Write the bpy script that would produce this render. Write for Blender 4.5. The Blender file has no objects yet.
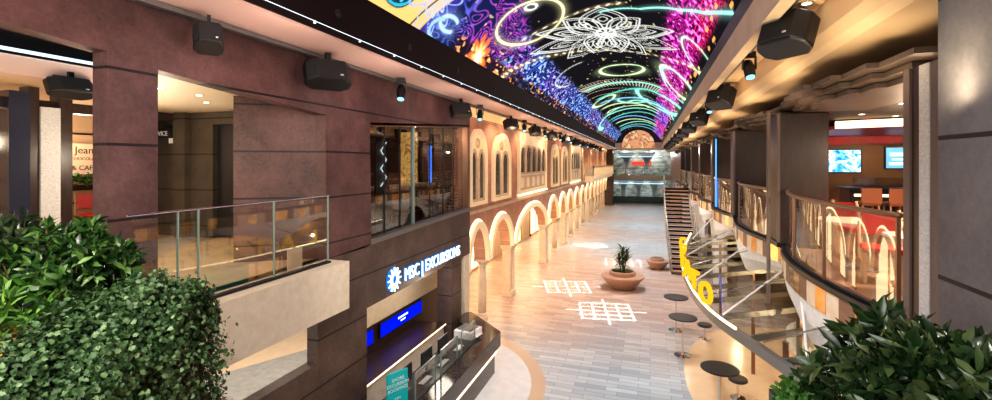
import bpy, math, random
import numpy as np
from mathutils import Vector, Matrix
R = math.radians
PI = math.pi
rnd = random.Random(7)
C = bpy.context.scene.collection
EYE = 5.5

# ------------------------------------------------------------------ materials
def new_mat(name):
    m = bpy.data.materials.new(name); m.use_nodes = True
    nt = m.node_tree
    for n in list(nt.nodes): nt.nodes.remove(n)
    out = nt.nodes.new('ShaderNodeOutputMaterial')
    return m, nt, out
def N(nt, t, **kw):
    n = nt.nodes.new('ShaderNode' + t)
    for k, v in kw.items():
        if k in n.inputs: n.inputs[k].default_value = v
        else: setattr(n, k, v)
    return n
def L(nt, a, b): nt.links.new(a, b)
def rgba(c): return (c[0], c[1], c[2], 1)
def ramp(nt, fac, stops):
    r = nt.nodes.new('ShaderNodeValToRGB')
    while len(r.color_ramp.elements) > 1: r.color_ramp.elements.remove(r.color_ramp.elements[0])
    r.color_ramp.elements[0].position = stops[0][0]; r.color_ramp.elements[0].color = rgba(stops[0][1])
    for p, c in stops[1:]:
        e = r.color_ramp.elements.new(p); e.color = rgba(c)
    L(nt, fac, r.inputs['Fac']); return r
def pbr(name, col, rough=.5, metal=0, col2=None, scale=3, bump=0, bscale=40, stretch=(1,1,1), spec=.5, emit=None, estr=0, detail=4):
    m, nt, out = new_mat(name)
    b = N(nt, 'BsdfPrincipled', Roughness=rough, Metallic=metal)
    b.inputs['Base Color'].default_value = rgba(col); b.inputs['Specular IOR Level'].default_value = spec
    L(nt, b.outputs[0], out.inputs[0])
    tc = N(nt, 'NewGeometry'); mp = N(nt, 'Mapping'); mp.inputs['Scale'].default_value = stretch
    L(nt, tc.outputs['Position'], mp.inputs['Vector'])
    if col2:
        no = N(nt, 'TexNoise', Scale=scale, Detail=detail, Roughness=.6)
        L(nt, mp.outputs[0], no.inputs['Vector'])
        r = ramp(nt, no.outputs['Fac'], [(.3, col), (.7, col2)])
        L(nt, r.outputs[0], b.inputs['Base Color'])
    if bump:
        nb = N(nt, 'TexNoise', Scale=bscale, Detail=3); L(nt, mp.outputs[0], nb.inputs['Vector'])
        bp = N(nt, 'Bump', Strength=bump, Distance=.02); L(nt, nb.outputs['Fac'], bp.inputs['Height'])
        L(nt, bp.outputs[0], b.inputs['Normal'])
    if emit:
        b.inputs['Emission Color'].default_value = rgba(emit); b.inputs['Emission Strength'].default_value = estr
    return m
def glow(name, col, s):
    m, nt, out = new_mat(name)
    e = N(nt, 'Emission', Strength=s); e.inputs[0].default_value = rgba(col)
    L(nt, e.outputs[0], out.inputs[0]); return m
def glassm(name, tint=(.9,.95,.93), refl=.10):
    m, nt, out = new_mat(name)
    t = N(nt, 'BsdfTransparent'); t.inputs[0].default_value = rgba(tint)
    g = N(nt, 'BsdfGlossy', Roughness=.02); g.inputs[0].default_value = (1,1,1,1)
    lw = N(nt, 'LayerWeight', Blend=.25)
    mr = N(nt, 'MapRange'); mr.inputs['To Min'].default_value = refl; mr.inputs['To Max'].default_value = .28
    L(nt, lw.outputs['Fresnel'], mr.inputs['Value'])
    mx = N(nt, 'MixShader'); L(nt, mr.outputs[0], mx.inputs[0]); L(nt, t.outputs[0], mx.inputs[1]); L(nt, g.outputs[0], mx.inputs[2])
    L(nt, mx.outputs[0], out.inputs[0]); return m
def facade_mat(name, lo, hi, joint_z=6.48, sp=.79):
    m, nt, out = new_mat(name)
    b = N(nt, 'BsdfPrincipled', Roughness=.58)
    g = N(nt, 'NewGeometry'); sx = N(nt, 'SeparateXYZ'); L(nt, g.outputs['Position'], sx.inputs[0])
    n1 = N(nt, 'TexNoise', Scale=1.3, Detail=8, Roughness=.7); L(nt, g.outputs['Position'], n1.inputs['Vector'])
    n2 = N(nt, 'TexNoise', Scale=22, Detail=6, Roughness=.8); L(nt, g.outputs['Position'], n2.inputs['Vector'])
    md = N(nt, 'Math', operation='MULTIPLY_ADD'); L(nt, n2.outputs['Fac'], md.inputs[0]); md.inputs[1].default_value = .6; L(nt, n1.outputs['Fac'], md.inputs[2])
    r = ramp(nt, md.outputs[0], [(.58, lo), (.80, tuple((a+c)/2 for a, c in zip(lo, hi))), (1.0, hi)])
    a = N(nt, 'Math', operation='ADD'); L(nt, sx.outputs['Z'], a.inputs[0]); a.inputs[1].default_value = -joint_z + sp*30 + .011
    mo = N(nt, 'Math', operation='MODULO'); L(nt, a.outputs[0], mo.inputs[0]); mo.inputs[1].default_value = sp
    lt = N(nt, 'Math', operation='LESS_THAN'); L(nt, mo.outputs[0], lt.inputs[0]); lt.inputs[1].default_value = .03
    mx = N(nt, 'MixRGB'); L(nt, lt.outputs[0], mx.inputs[0]); L(nt, r.outputs[0], mx.inputs[1]); mx.inputs[2].default_value = (.008,.006,.006,1)
    L(nt, mx.outputs[0], b.inputs['Base Color'])
    bp = N(nt, 'Bump', Strength=.15, Distance=.01); L(nt, n2.outputs['Fac'], bp.inputs['Height']); L(nt, bp.outputs[0], b.inputs['Normal'])
    L(nt, b.outputs[0], out.inputs[0]); return m
def floor_mat():
    m, nt, out = new_mat('stone_plank_floor')
    b = N(nt, 'BsdfPrincipled', Roughness=.26); b.inputs['Specular IOR Level'].default_value = .38
    g = N(nt, 'NewGeometry')
    br = N(nt, 'TexBrick', Scale=1.0); br.inputs['Brick Width'].default_value = .75; br.inputs['Row Height'].default_value = .19
    br.inputs['Mortar Size'].default_value = .006; br.inputs['Color1'].default_value = (0,0,0,1); br.inputs['Color2'].default_value = (1,1,1,1); br.inputs['Mortar'].default_value = (.5,.5,.5,1)
    br.offset = .37
    L(nt, g.outputs['Position'], br.inputs['Vector'])
    sx = N(nt, 'SeparateXYZ'); L(nt, g.outputs['Position'], sx.inputs[0])
    no = N(nt, 'TexNoise', Scale=.35, Detail=3); L(nt, g.outputs['Position'], no.inputs['Vector'])
    mpp = N(nt, 'Mapping'); mpp.inputs['Scale'].default_value = (1.5, 9, 1); L(nt, g.outputs['Position'], mpp.inputs['Vector'])
    ns = N(nt, 'TexNoise', Scale=1.5, Detail=6); L(nt, mpp.outputs[0], ns.inputs['Vector'])
    # warm/cool tints along the promenade, screen light painted into the stone colour
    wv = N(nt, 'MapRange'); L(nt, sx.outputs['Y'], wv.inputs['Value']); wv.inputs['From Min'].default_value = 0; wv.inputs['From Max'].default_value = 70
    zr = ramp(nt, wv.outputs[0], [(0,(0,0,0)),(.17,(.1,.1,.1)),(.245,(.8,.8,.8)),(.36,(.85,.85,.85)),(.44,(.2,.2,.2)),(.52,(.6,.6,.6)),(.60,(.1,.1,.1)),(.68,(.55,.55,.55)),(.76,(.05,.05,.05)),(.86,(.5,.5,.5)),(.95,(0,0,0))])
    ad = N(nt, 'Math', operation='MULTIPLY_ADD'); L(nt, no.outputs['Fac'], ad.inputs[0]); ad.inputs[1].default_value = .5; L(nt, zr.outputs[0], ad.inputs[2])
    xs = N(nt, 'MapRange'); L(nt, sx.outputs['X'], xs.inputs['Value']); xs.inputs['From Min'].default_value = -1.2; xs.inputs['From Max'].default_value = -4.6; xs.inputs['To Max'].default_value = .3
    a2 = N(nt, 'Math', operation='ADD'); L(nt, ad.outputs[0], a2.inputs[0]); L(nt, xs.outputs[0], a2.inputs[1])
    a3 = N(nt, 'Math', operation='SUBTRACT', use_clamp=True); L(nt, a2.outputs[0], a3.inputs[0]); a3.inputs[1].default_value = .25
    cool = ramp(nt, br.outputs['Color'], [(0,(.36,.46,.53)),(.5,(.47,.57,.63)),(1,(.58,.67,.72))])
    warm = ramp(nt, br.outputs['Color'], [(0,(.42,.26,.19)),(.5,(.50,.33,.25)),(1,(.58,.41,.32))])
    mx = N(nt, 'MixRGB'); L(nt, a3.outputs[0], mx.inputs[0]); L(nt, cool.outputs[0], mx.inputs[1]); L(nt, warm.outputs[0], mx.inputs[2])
    m2 = N(nt, 'MixRGB', blend_type='MULTIPLY'); m2.inputs[0].default_value = .35; L(nt, mx.outputs[0], m2.inputs[1])
    r2 = ramp(nt, ns.outputs['Fac'], [(.3,(.62,.6,.58)),(.65,(1.0,1.0,1.0))]); L(nt, r2.outputs[0], m2.inputs[2])
    m3 = N(nt, 'MixRGB'); L(nt, br.outputs['Fac'], m3.inputs[0]); L(nt, m2.outputs[0], m3.inputs[1]); m3.inputs[2].default_value = (.25,.22,.2,1)
    L(nt, m3.outputs[0], b.inputs['Base Color'])
    rr = N(nt, 'MapRange'); L(nt, ns.outputs['Fac'], rr.inputs['Value']); rr.inputs['To Min'].default_value = .26; rr.inputs['To Max'].default_value = .46
    L(nt, rr.outputs[0], b.inputs['Roughness'])
    L(nt, b.outputs[0], out.inputs[0]); return m
def brick_mat():
    m, nt, out = new_mat('rose_brick')
    b = N(nt, 'BsdfPrincipled', Roughness=.7)
    g = N(nt, 'NewGeometry'); sx = N(nt, 'SeparateXYZ'); L(nt, g.outputs['Position'], sx.inputs[0])
    cx = N(nt, 'CombineXYZ'); L(nt, sx.outputs['Y'], cx.inputs[0]); L(nt, sx.outputs['Z'], cx.inputs[1])
    br = N(nt, 'TexBrick', Scale=1.0); br.inputs['Brick Width'].default_value = .24; br.inputs['Row Height'].default_value = .07; br.inputs['Mortar Size'].default_value = .006
    br.inputs['Color1'].default_value = (.60,.30,.20,1); br.inputs['Color2'].default_value = (.50,.25,.17,1); br.inputs['Mortar'].default_value = (.62,.42,.32,1)
    L(nt, cx.outputs[0], br.inputs['Vector']); 
    no = N(nt, 'TexNoise', Scale=1.5, Detail=5); L(nt, g.outputs['Position'], no.inputs['Vector'])
    r = ramp(nt, no.outputs['Fac'], [(.3,(.8,.78,.8)),(.7,(1.15,1.1,1.0))])
    mx = N(nt, 'MixRGB', blend_type='MULTIPLY'); mx.inputs[0].default_value = 1; L(nt, br.outputs['Color'], mx.inputs[1]); L(nt, r.outputs[0], mx.inputs[2])
    L(nt, mx.outputs[0], b.inputs['Base Color']); L(nt, b.outputs[0], out.inputs[0]); return m
def leaf_mat(name, c1, c2, c3, rough=.4, spec=.5):
    m, nt, out = new_mat(name)
    b = N(nt, 'BsdfPrincipled', Roughness=rough); b.inputs['Specular IOR Level'].default_value = spec
    g = N(nt, 'NewGeometry')
    r = ramp(nt, g.outputs['Random Per Island'], [(0,c1),(.55,c2),(1,c3)])
    L(nt, r.outputs[0], b.inputs['Base Color'])
    tr = N(nt, 'BsdfTranslucent'); L(nt, r.outputs[0], tr.inputs[0])
    mx = N(nt, 'MixShader'); mx.inputs[0].default_value = .2; L(nt, b.outputs[0], mx.inputs[1]); L(nt, tr.outputs[0], mx.inputs[2])
    L(nt, mx.outputs[0], out.inputs[0]); return m
def picture_mat(name, stops, scale, s, kind='noise'):
    m, nt, out = new_mat(name)
    g = N(nt, 'NewGeometry')
    t = N(nt, 'TexNoise', Scale=scale, Detail=3, Distortion=1.5) if kind == 'noise' else N(nt, 'TexVoronoi', Scale=scale)
    L(nt, g.outputs['Position'], t.inputs['Vector'])
    r = ramp(nt, t.outputs['Fac'] if kind == 'noise' else t.outputs['Distance'], stops)
    e = N(nt, 'Emission', Strength=s); L(nt, r.outputs[0], e.inputs[0]); L(nt, e.outputs[0], out.inputs[0]); return m

M = dict(
 facade=facade_mat('plum_stone', (.046,.021,.020), (.150,.076,.072)),
 facade_low=facade_mat('plum_stone_low', (.046,.030,.024), (.140,.092,.074)),  # same stone in browner tint, painting the screen's purple light only above
 pier=facade_mat('grey_stone_pier', (.080,.076,.085), (.160,.150,.162), joint_z=5.66, sp=.91),
 inner=facade_mat('inner_stone', (.040,.018,.015), (.150,.070,.058)),
 olive=facade_mat('olive_stone', (.035,.028,.020), (.085,.065,.045)),
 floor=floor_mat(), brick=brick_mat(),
 cream=pbr('cream_plaster', (.72,.55,.38), .6, col2=(.82,.66,.48), scale=2),
 creamglow=pbr('self_glowing_cream', (.80,.62,.42), .5, emit=(1,.72,.40), estr=.22),  # cream's emission paints in the soft arcade glow; these parts are no lamps
 panelglow=pbr('self_glowing_panel', (.85,.62,.36), .5, emit=(1,.68,.30), estr=.32),  # emission stands in for warm light on tracery panels and ribbed strip
 creamstone=pbr('cream_stone', (.66,.50,.36), .5, col2=(.78,.62,.46), scale=6, bump=.1),
 tan=pbr('tan_ceiling', (.78,.54,.33), .6, col2=(.82,.60,.38), scale=1),
 pinkband=pbr('rose_band', (.80,.56,.48), .55),
 darkband=pbr('maroon_band', (.009,.004,.005), .55, spec=.25),
 black=pbr('black_metal', (.012,.012,.014), .38),
 blackg=pbr('black_grille', (.02,.02,.022), .6, bump=.6, bscale=260),
 greymetal=pbr('grey_metal', (.22,.22,.22), .4, .6),
 steel=pbr('steel', (.55,.54,.53), .25, 1),
 chrome=pbr('chrome', (.75,.75,.75), .12, 1),
 copper=pbr('copper_bronze', (.30,.17,.11), .35, .7),
 gold=pbr('gold_panel', (.70,.42,.18), .13, .9, col2=(.80,.52,.25), scale=5),
 wood=pbr('brown_wood', (.16,.08,.05), .4, col2=(.24,.13,.08), scale=3, stretch=(1,1,8)),
 darkwood=pbr('dark_wood', (.028,.016,.014), .35, col2=(.045,.026,.022), scale=3, stretch=(6,6,1)),
 postwood=pbr('post_wood', (.16,.115,.10), .5),
 block=pbr('travertine', (.62,.53,.40), .5, col2=(.71,.63,.50), scale=8, bump=.05),
 marble=pbr('dark_marble', (.020,.015,.013), .10, col2=(.085,.065,.055), scale=3, detail=8),
 whitestone=pbr('white_textured_stone', (.55,.53,.52), .6, col2=(.75,.73,.72), scale=18, bump=.8, bscale=30, stretch=(1,1,2.5)),
 white=pbr('white_membrane', (.82,.80,.77), .5, col2=(.70,.68,.66), scale=9),
 deck=pbr('deck_tile', (.52,.37,.24), .15, col2=(.66,.50,.34), scale=2.5),
 carpet=pbr('grey_carpet', (.30,.31,.31), .8, col2=(.42,.42,.41), scale=5),
 creamfloor=pbr('cream_floor', (.78,.58,.36), .2, col2=(.85,.66,.44), scale=2),
 whitefloor=pbr('pale_grey_floor', (.62,.64,.66), .25, col2=(.72,.73,.74), scale=4),
 ringfloor=pbr('beige_ring', (.55,.40,.29), .3),
 tablegrey=pbr('table_black', (.03,.03,.033), .35),
 terracotta=pbr('terracotta_wood', (.36,.20,.13), .45, col2=(.46,.28,.19), scale=6, stretch=(1,1,6)),
 soil=pbr('soil', (.05,.03,.02), .9),
 red=pbr('red_leather', (.50,.025,.02), .4),
 redceil=pbr('red_bulkhead', (.42,.02,.03), .4),
 bronzechair=pbr('brown_leather', (.30,.10,.05), .4),
 chairwood=pbr('pale_chair_wood', (.50,.33,.21), .45),
 tabletop=pbr('cream_tabletop', (.62,.48,.36), .3),
 teal=pbr('teal_board', (.0,.30,.31), .4, emit=(0,.30,.32), estr=.25),
 paper=pbr('white_plastic', (.75,.75,.76), .35),
 lobbyceil=pbr('lobby_ceiling', (.52,.42,.30), .6),
 terrceil=pbr('terrace_ceiling', (.055,.035,.030), .6),
 stepped=pbr('taupe_ceiling_board', (.085,.060,.048), .5, col2=(.11,.08,.065), scale=2),
 glass=glassm('clear_glass', (.95,.97,.96), .045), glassdark=glassm('shop_glass', (.74,.74,.74), .06),
 glassgreen=pbr('glass_edge', (.22,.30,.27), .25),
 canopyglass=glassm('canopy_glass', (.80,.84,.84), .12),
 lancet=pbr('leaded_pane', (.05,.045,.04), .15, col2=(.12,.10,.08), scale=8),
 warm=glow('warm_light', (1,.80,.46), 3.5), warmsoft=glow('warm_soft_light', (1,.74,.42), 2.4),
 warmdim=glow('warm_strip', (1,.78,.5), 2.0),
 coolstrip=glow('cool_strip', (.65,.85,1), 1.3), bluestrip=glow('blue_strip', (.05,.22,1), 3),
 lens=glow('lamp_lens', (.25,.75,1), 1.6), downl=glow('downlight_lens', (1,.92,.78), 10),
 signwhite=glow('sign_white', (.8,.95,1), 1.5), signblue=glow('sign_blue', (.02,.22,.75), .8),
 yellow=glow('sign_yellow', (1,.52,.02), .95), bluescreen=glow('blue_screen', (.0,.01,.75), 1.1),
 whitetext=glow('white_text', (.8,.9,1), 1.3), redglow=glow('red_uplight', (1,.06,.03), 1.2),
 leaf_ivy=leaf_mat('ivy_leaf', (.018,.050,.014), (.060,.135,.045), (.21,.31,.15), .5),
 leaf_shrub=leaf_mat('glossy_leaf', (.009,.034,.008), (.028,.085,.016), (.12,.23,.05), .32, .6),
 leaf_dark=leaf_mat('dark_glossy_leaf', (.008,.022,.008), (.020,.050,.015), (.085,.12,.045), .28, .7),
 leaf_bright=leaf_mat('bright_leaf', (.03,.10,.015), (.07,.19,.03), (.22,.38,.08), .35),
 leaf_small=leaf_mat('small_leaf', (.03,.10,.015), (.06,.17,.03), (.10,.24,.05), .4),
 bark=pbr('bark', (.09,.05,.03), .8),
 tealdark=pbr('teal_stone', (.03,.075,.075), .25), silver=pbr('silver_ornament', (.5,.55,.55), .3, .6),
)
# ------------------------------------------------------------------ mesh helper
class MB:
    def __init__(s): s.v = []; s.f = []; s.mi = []
    def add(s, vs, fs, k=0):
        o = len(s.v); s.v += [tuple(p) for p in vs]; s.f += [tuple(i+o for i in f) for f in fs]; s.mi += [k]*len(fs); return s
    def box(s, x0, x1, y0, y1, z0, z1, k=0):
        return s.add([(x0,y0,z0),(x1,y0,z0),(x1,y1,z0),(x0,y1,z0),(x0,y0,z1),(x1,y0,z1),(x1,y1,z1),(x0,y1,z1)],
              [(0,3,2,1),(4,5,6,7),(0,1,5,4),(1,2,6,5),(2,3,7,6),(3,0,4,7)], k)
    def prism(s, pts, axis, a, b, k=0):      # polygon pts extruded along axis from a to b
        def P(p, t): return {'x': (t,p[0],p[1]), 'y': (p[0],t,p[1]), 'z': (p[0],p[1],t)}[axis]
        n = len(pts); v = [P(p,a) for p in pts] + [P(p,b) for p in pts]
        f = [tuple(range(n))[::-1], tuple(range(n,2*n))] + [(i,(i+1)%n,n+(i+1)%n,n+i) for i in range(n)]
        return s.add(v, f, k)
    def ring(s, outer, inner, axis, a, b, closed=True, k=0):
        def P(p, t): return {'x': (t,p[0],p[1]), 'y': (p[0],t,p[1]), 'z': (p[0],p[1],t)}[axis]
        n = len(outer); v = [P(p,a) for p in outer]+[P(p,a) for p in inner]+[P(p,b) for p in outer]+[P(p,b) for p in inner]
        f = []
        for i in range(n if closed else n-1):
            j = (i+1) % n
            f += [(i,j,n+j,n+i),(2*n+i,3*n+i,3*n+j,2*n+j),(i,2*n+i,2*n+j,j),(n+i,n+j,3*n+j,3*n+i)]
        if not closed: f += [(0,n,3*n,2*n),(n-1,3*n-1,4*n-1,2*n-1)]
        return s.add(v, f, k)
    def tube(s, path, r, n=8, k=0, cap=True):
        path = [Vector(p) for p in path]; rs = r if isinstance(r, (list,tuple)) else [r]*len(path)
        vs = []; m = len(path)
        for i, p in enumerate(path):
            d = (path[min(i+1,m-1)]-path[max(i-1,0)]).normalized()
            up = Vector((0,0,1)) if abs(d.z) < .95 else Vector((1,0,0))
            a = d.cross(up).normalized(); b = a.cross(d)
            vs += [p + (a*math.cos(2*PI*j/n)+b*math.sin(2*PI*j/n))*rs[i] for j in range(n)]
        fs = [(i*n+j, i*n+(j+1)%n, (i+1)*n+(j+1)%n, (i+1)*n+j) for i in range(m-1) for j in range(n)]
        if cap: fs += [tuple(range(n))[::-1], tuple(range((m-1)*n, m*n))]
        return s.add(vs, fs, k)
    def lathe(s, prof, cx=0, cy=0, cz=0, n=24, k=0):
        vs = [(cx+r*math.cos(2*PI*j/n), cy+r*math.sin(2*PI*j/n), cz+z) for r, z in prof for j in range(n)]
        m = len(prof)
        fs = [(i*n+j, i*n+(j+1)%n, (i+1)*n+(j+1)%n, (i+1)*n+j) for i in range(m-1) for j in range(n)]
        fs += [tuple(range(n))[::-1], tuple(range((m-1)*n, m*n))]
        return s.add(vs, fs, k)
    def bar(s, a, b, w, h, k=0):
        a = Vector(a); b = Vector(b); d = (b-a).normalized(); up = Vector((0,0,1)) if abs(d.z) < .95 else Vector((1,0,0))
        x = d.cross(up).normalized()*w/2; y = x.normalized().cross(d)*h/2
        v = [p+q for p in (a,b) for q in (-x-y, x-y, x+y, -x+y)]
        return s.add(v, [(0,1,2,3)[::-1],(4,5,6,7),(0,1,5,4),(1,2,6,5),(2,3,7,6),(3,0,4,7)], k)
    def strip(s, A, B, k=0):                  # surface between two polylines
        n = len(A); return s.add(list(A)+list(B), [(i,i+1,n+i+1,n+i) for i in range(n-1)], k)
    def build(s, name, mats, parent=None, smooth=False, bevel=0, recenter=True):
        me = bpy.data.meshes.new(name)
        v = [Vector(p) for p in s.v]; o = Vector((0,0,0))
        if recenter and v and parent is None:
            o = Vector(((min(p.x for p in v)+max(p.x for p in v))/2, (min(p.y for p in v)+max(p.y for p in v))/2, min(p.z for p in v)))
        elif parent is not None: o = Vector((0,0,0))
        me.from_pydata([tuple(p-o) for p in v], [], s.f)
        mats = mats if isinstance(mats, (list,tuple)) else [mats]
        for m in mats: me.materials.append(M[m] if isinstance(m, str) else m)
        me.polygons.foreach_set('material_index', s.mi)
        if smooth: me.polygons.foreach_set('use_smooth', [True]*len(me.polygons))
        me.validate(); me.update()
        import bmesh
        bm = bmesh.new(); bm.from_mesh(me); bmesh.ops.recalc_face_normals(bm, faces=bm.faces); bm.to_mesh(me); bm.free()
        ob = bpy.data.objects.new(name, me); C.objects.link(ob); ob.location = o
        if parent is not None: ob.parent = parent
        if bevel:
            bv = ob.modifiers.new('bevel', 'BEVEL'); bv.width = bevel; bv.segments = 2; bv.limit_method = 'ANGLE'
        return ob
def tag(o, label, cat, group=None, kind=None):
    o['label'] = label; o['category'] = cat
    if group: o['group'] = group
    if kind: o['kind'] = kind
    return o
def struct(name, mb, mat, parent=None, smooth=False):
    o = mb.build(name, mat, parent, smooth=smooth)
    if parent is None: o['kind'] = 'structure'
    return o
def thing(name, label, cat, loc=(0,0,0), rz=0, group=None):
    o = bpy.data.objects.new(name, None); C.objects.link(o); o.location = loc; o.rotation_euler = (0,0,rz); o.empty_display_size = .1
    return tag(o, label, cat, group)
def dup(root, loc, rz=None, label=None, group=None, scale=None):
    r = root.copy(); C.objects.link(r); r.location = loc
    if rz is not None: r.rotation_euler = (0,0,rz)
    if scale: r.scale = scale
    if label: r['label'] = label
    if group: r['group'] = group
    for ch in list(root.children):
        c = ch.copy(); C.objects.link(c); c.parent = r
        for g in list(ch.children):
            d = g.copy(); C.objects.link(d); d.parent = c
    return r
ORD = ['first','second','third','fourth','fifth','sixth','seventh','eighth','ninth','tenth','eleventh','twelfth','thirteenth','fourteenth','fifteenth','sixteenth','seventeenth','eighteenth']
def text_mesh(name, body, size, mat, parent, mat4, extrude=.01, offset=0, align='CENTER', sx=1):
    cu = bpy.data.curves.new(name+'_c', 'FONT'); cu.body = body; cu.size = size; cu.extrude = extrude; cu.align_x = align; cu.offset = offset; cu.resolution_u = 3
    t = bpy.data.objects.new('tmp', cu); C.objects.link(t)
    dg = bpy.context.evaluated_depsgraph_get(); me = bpy.data.meshes.new_from_object(t.evaluated_get(dg)); bpy.data.objects.remove(t)
    me.transform(Matrix.Scale(sx, 4, (1,0,0))); me.transform(mat4); me.materials.clear(); me.materials.append(M[mat])
    ob = bpy.data.objects.new(name, me); C.objects.link(ob)
    if parent is not None: ob.parent = parent
    return ob
# text lying in a wall plane that faces +X (reads from -Y side left ... to +Y right when seen looking -X)
def face_px(x, y, z): return Matrix(((0,0,1,x),(1,0,0,y),(0,1,0,z),(0,0,0,1)))
def face_mx(x, y, z): return Matrix(((0,0,-1,x),(-1,0,0,y),(0,1,0,z),(0,0,0,1)))
def face_my(x, y, z): return Matrix(((1,0,0,x),(0,0,-1,y),(0,1,0,z),(0,0,0,1)))

# ================================================================== SETTING
FX = -5.25; FB = -5.47
# main floor with two inlays as part of the setting
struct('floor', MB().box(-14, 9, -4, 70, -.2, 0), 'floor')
def disc(cx, cy, rx, ry, z0, z1, n=64, clipx=None):
    return [(cx+rx*math.cos(2*PI*i/n), cy+ry*math.sin(2*PI*i/n)) for i in range(n)]
fr = MB(); fr.ring(disc(-6.3,10.3,3.95,3.95,0,0), disc(-6.3,10.3,3.6,3.6,0,0), 'z', 0, .006)
struct('floor_ring', fr, 'ringfloor')
struct('floor_circle', MB().prism(disc(-6.3,10.3,3.6,3.6,0,0), 'z', 0, .005), 'whitefloor')
struct('floor_cream', MB().prism(disc(3.7,12.8,2.85,4.6,0,0), 'z', 0, .006), 'creamfloor')
struct('floor_room', MB().prism([(-5.5,-3),(-5.5,7.8),(-6.6,7.8),(-6.6,13),(-8.6,13),(-10.9,8.45),(-10.9,-3)], 'z', .0, .016), 'carpet')
struct('floor_foyer', MB().box(-14,-6.6,-3,13,.0,.012), 'creamfloor')
# left plum facade, one wall with slanted openings
w = MB()
def P(pts): w.prism(pts, 'x', FB, FX)
P([(-3,0),(6.33,0),(6.33,2.15),(-3,2.15)])
P([(6.33,0),(7.73,0),(7.73,3.0),(6.33,3.0)])
P([(-3,3.0),(7.73,3.0),(7.73,3.85),(-3,3.85)])
P([(7.73,2.66),(13.15,2.73),(13.15,4.08),(7.88,3.90),(7.73,3.85)])
struct('wall_left_lower', w, 'facade_low'); w = MB()
P([(3.19,3.85),(3.7,3.85),(3.7,7.27),(3.19,7.27)])
P([(-3,7.16),(3.19,6.64),(3.19,7.27),(-3,7.27)])
P([(3.7,6.55),(6.53,6.32),(6.53,7.27),(3.7,7.27)])
P([(6.53,3.85),(7.88,3.9),(7.83,6.25),(7.83,7.27),(6.53,7.27)])
P([(7.83,6.25),(13.15,6.62),(13.15,7.27),(7.83,7.27)])
struct('wall_left', w, 'facade')
# cornice stack over the facade and arcade, running the whole promenade
YE = 66
struct('trim_1', MB().box(-5.4,-4.27,-3,YE,7.27,7.42), 'pinkband')
struct('trim_2', MB().prism([(-4.27,7.42),(-4.27,7.30),(-4.24,7.30),(-4.02,7.95),(-4.02,8.05),(-4.3,8.05)], 'y', -3, YE), 'darkband')
t = MB().box(-5.12,-5.06,-3,YE,7.20,7.26); t.box(-5.22,-5.19,-3,YE,7.22,7.27)
struct('trim_3', t, 'greymetal')
t = MB().box(-4.218,-4.207,-3,YE,7.378,7.386)
o = struct('trim_4', t, 'whitetext')
t = MB()
for i in range(60): t.box(-4.225,-4.200,-1+i*1.0,-.97+i*1.0,7.35,7.385)
struct('trim_5', t, 'whitetext')
struct('ceiling_left', MB().box(-14,-5.4,-3,YE,7.42,7.6), 'darkband')
# deck slab on the left (upper floor)
struct('floor_upper_left', MB().box(-14,-5.26,-3,7.8,3.60,3.85), 'deck')
struct('floor_lounge', MB().box(-11,-5.47,7.8,13.1,3.60,3.86), 'wood')
struct('ceiling_lobby', MB().prism([(-5.47,3.2),(-10.9,7.6),(-10.9,9),(-5.47,9)], 'z', 6.62, 6.7), 'lobbyceil')
# lobby walls behind the first opening
struct('wall_lobby', MB().prism([(-6.55,5.85),(-5.47,6.53),(-5.47,6.75),(-6.7,6.0)], 'z', 3.85, 6.62), 'inner')
wl = MB().box(-10.9,-9.1,7.6,7.75,3.85,6.62); wl.box(-10.9,-10.75,7.75,9,3.85,6.62); wl.box(-9.1,-8.4,7.6,7.75,6.35,6.62); wl.box(-8.4,-6.4,7.6,7.75,3.85,6.62)
wl.box(-10.1,-9.75,7.45,7.6,3.85,6.62)
struct('wall_lobby_back', wl, 'olive')
dr = MB().box(-9.1,-8.4,7.72,7.78,3.85,6.35)
struct('door_1', dr, 'black')
struct('trim_6', MB().box(-12.6,-10.3,7.38,7.6,6.30,6.36), 'black')
# far lobby sign
sg = thing('wall_sign', 'small white lettered sign on the dark olive lobby wall', 'sign', (-10.75,7.55,6.16))
sgb = MB().box(-.75,.5,-.03,.0,-.10,.12).build('sign_board', 'black', sg)
text_mesh('lettering', 'GUEST SERVICE', .15, 'paper', sg, face_my(-.12,-.04,-.04), .004)
nt_ = MB().box(-.06,.06,-.02,0,-.06,.06).build('wall_notice', 'paper'); nt_.location = (-10.35,7.59,5.95)
tag(nt_, 'small white square notice on the dark lobby wall below the lettering', 'notice')
# ---- far left hall behind the near opening
struct('wall_hall_end', MB().box(-14,-11,10,10.2,3.6,6.83), 'tan'); struct('floor_hall', MB().box(-14,-11,7.8,10,3.6,3.85), 'deck')
struct('trim_7', MB().box(-9.3,-9.0,-3,9,6.83,7.12), 'pinkband')
struct('ceiling_hall', MB().box(-14,-9.3,-3,9,6.83,6.95), 'tan')
struct('trim_8', MB().box(-8.98,-8.9,-3,9,7.16,7.20), 'coolstrip')
struct('wall_hall_top', MB().box(-9.25,-9.05,-3,9,7.2,7.9), 'black')
struct('trim_9', MB().box(-10.4,-10.1,-3,9,6.42,6.60), 'darkwood')
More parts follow.
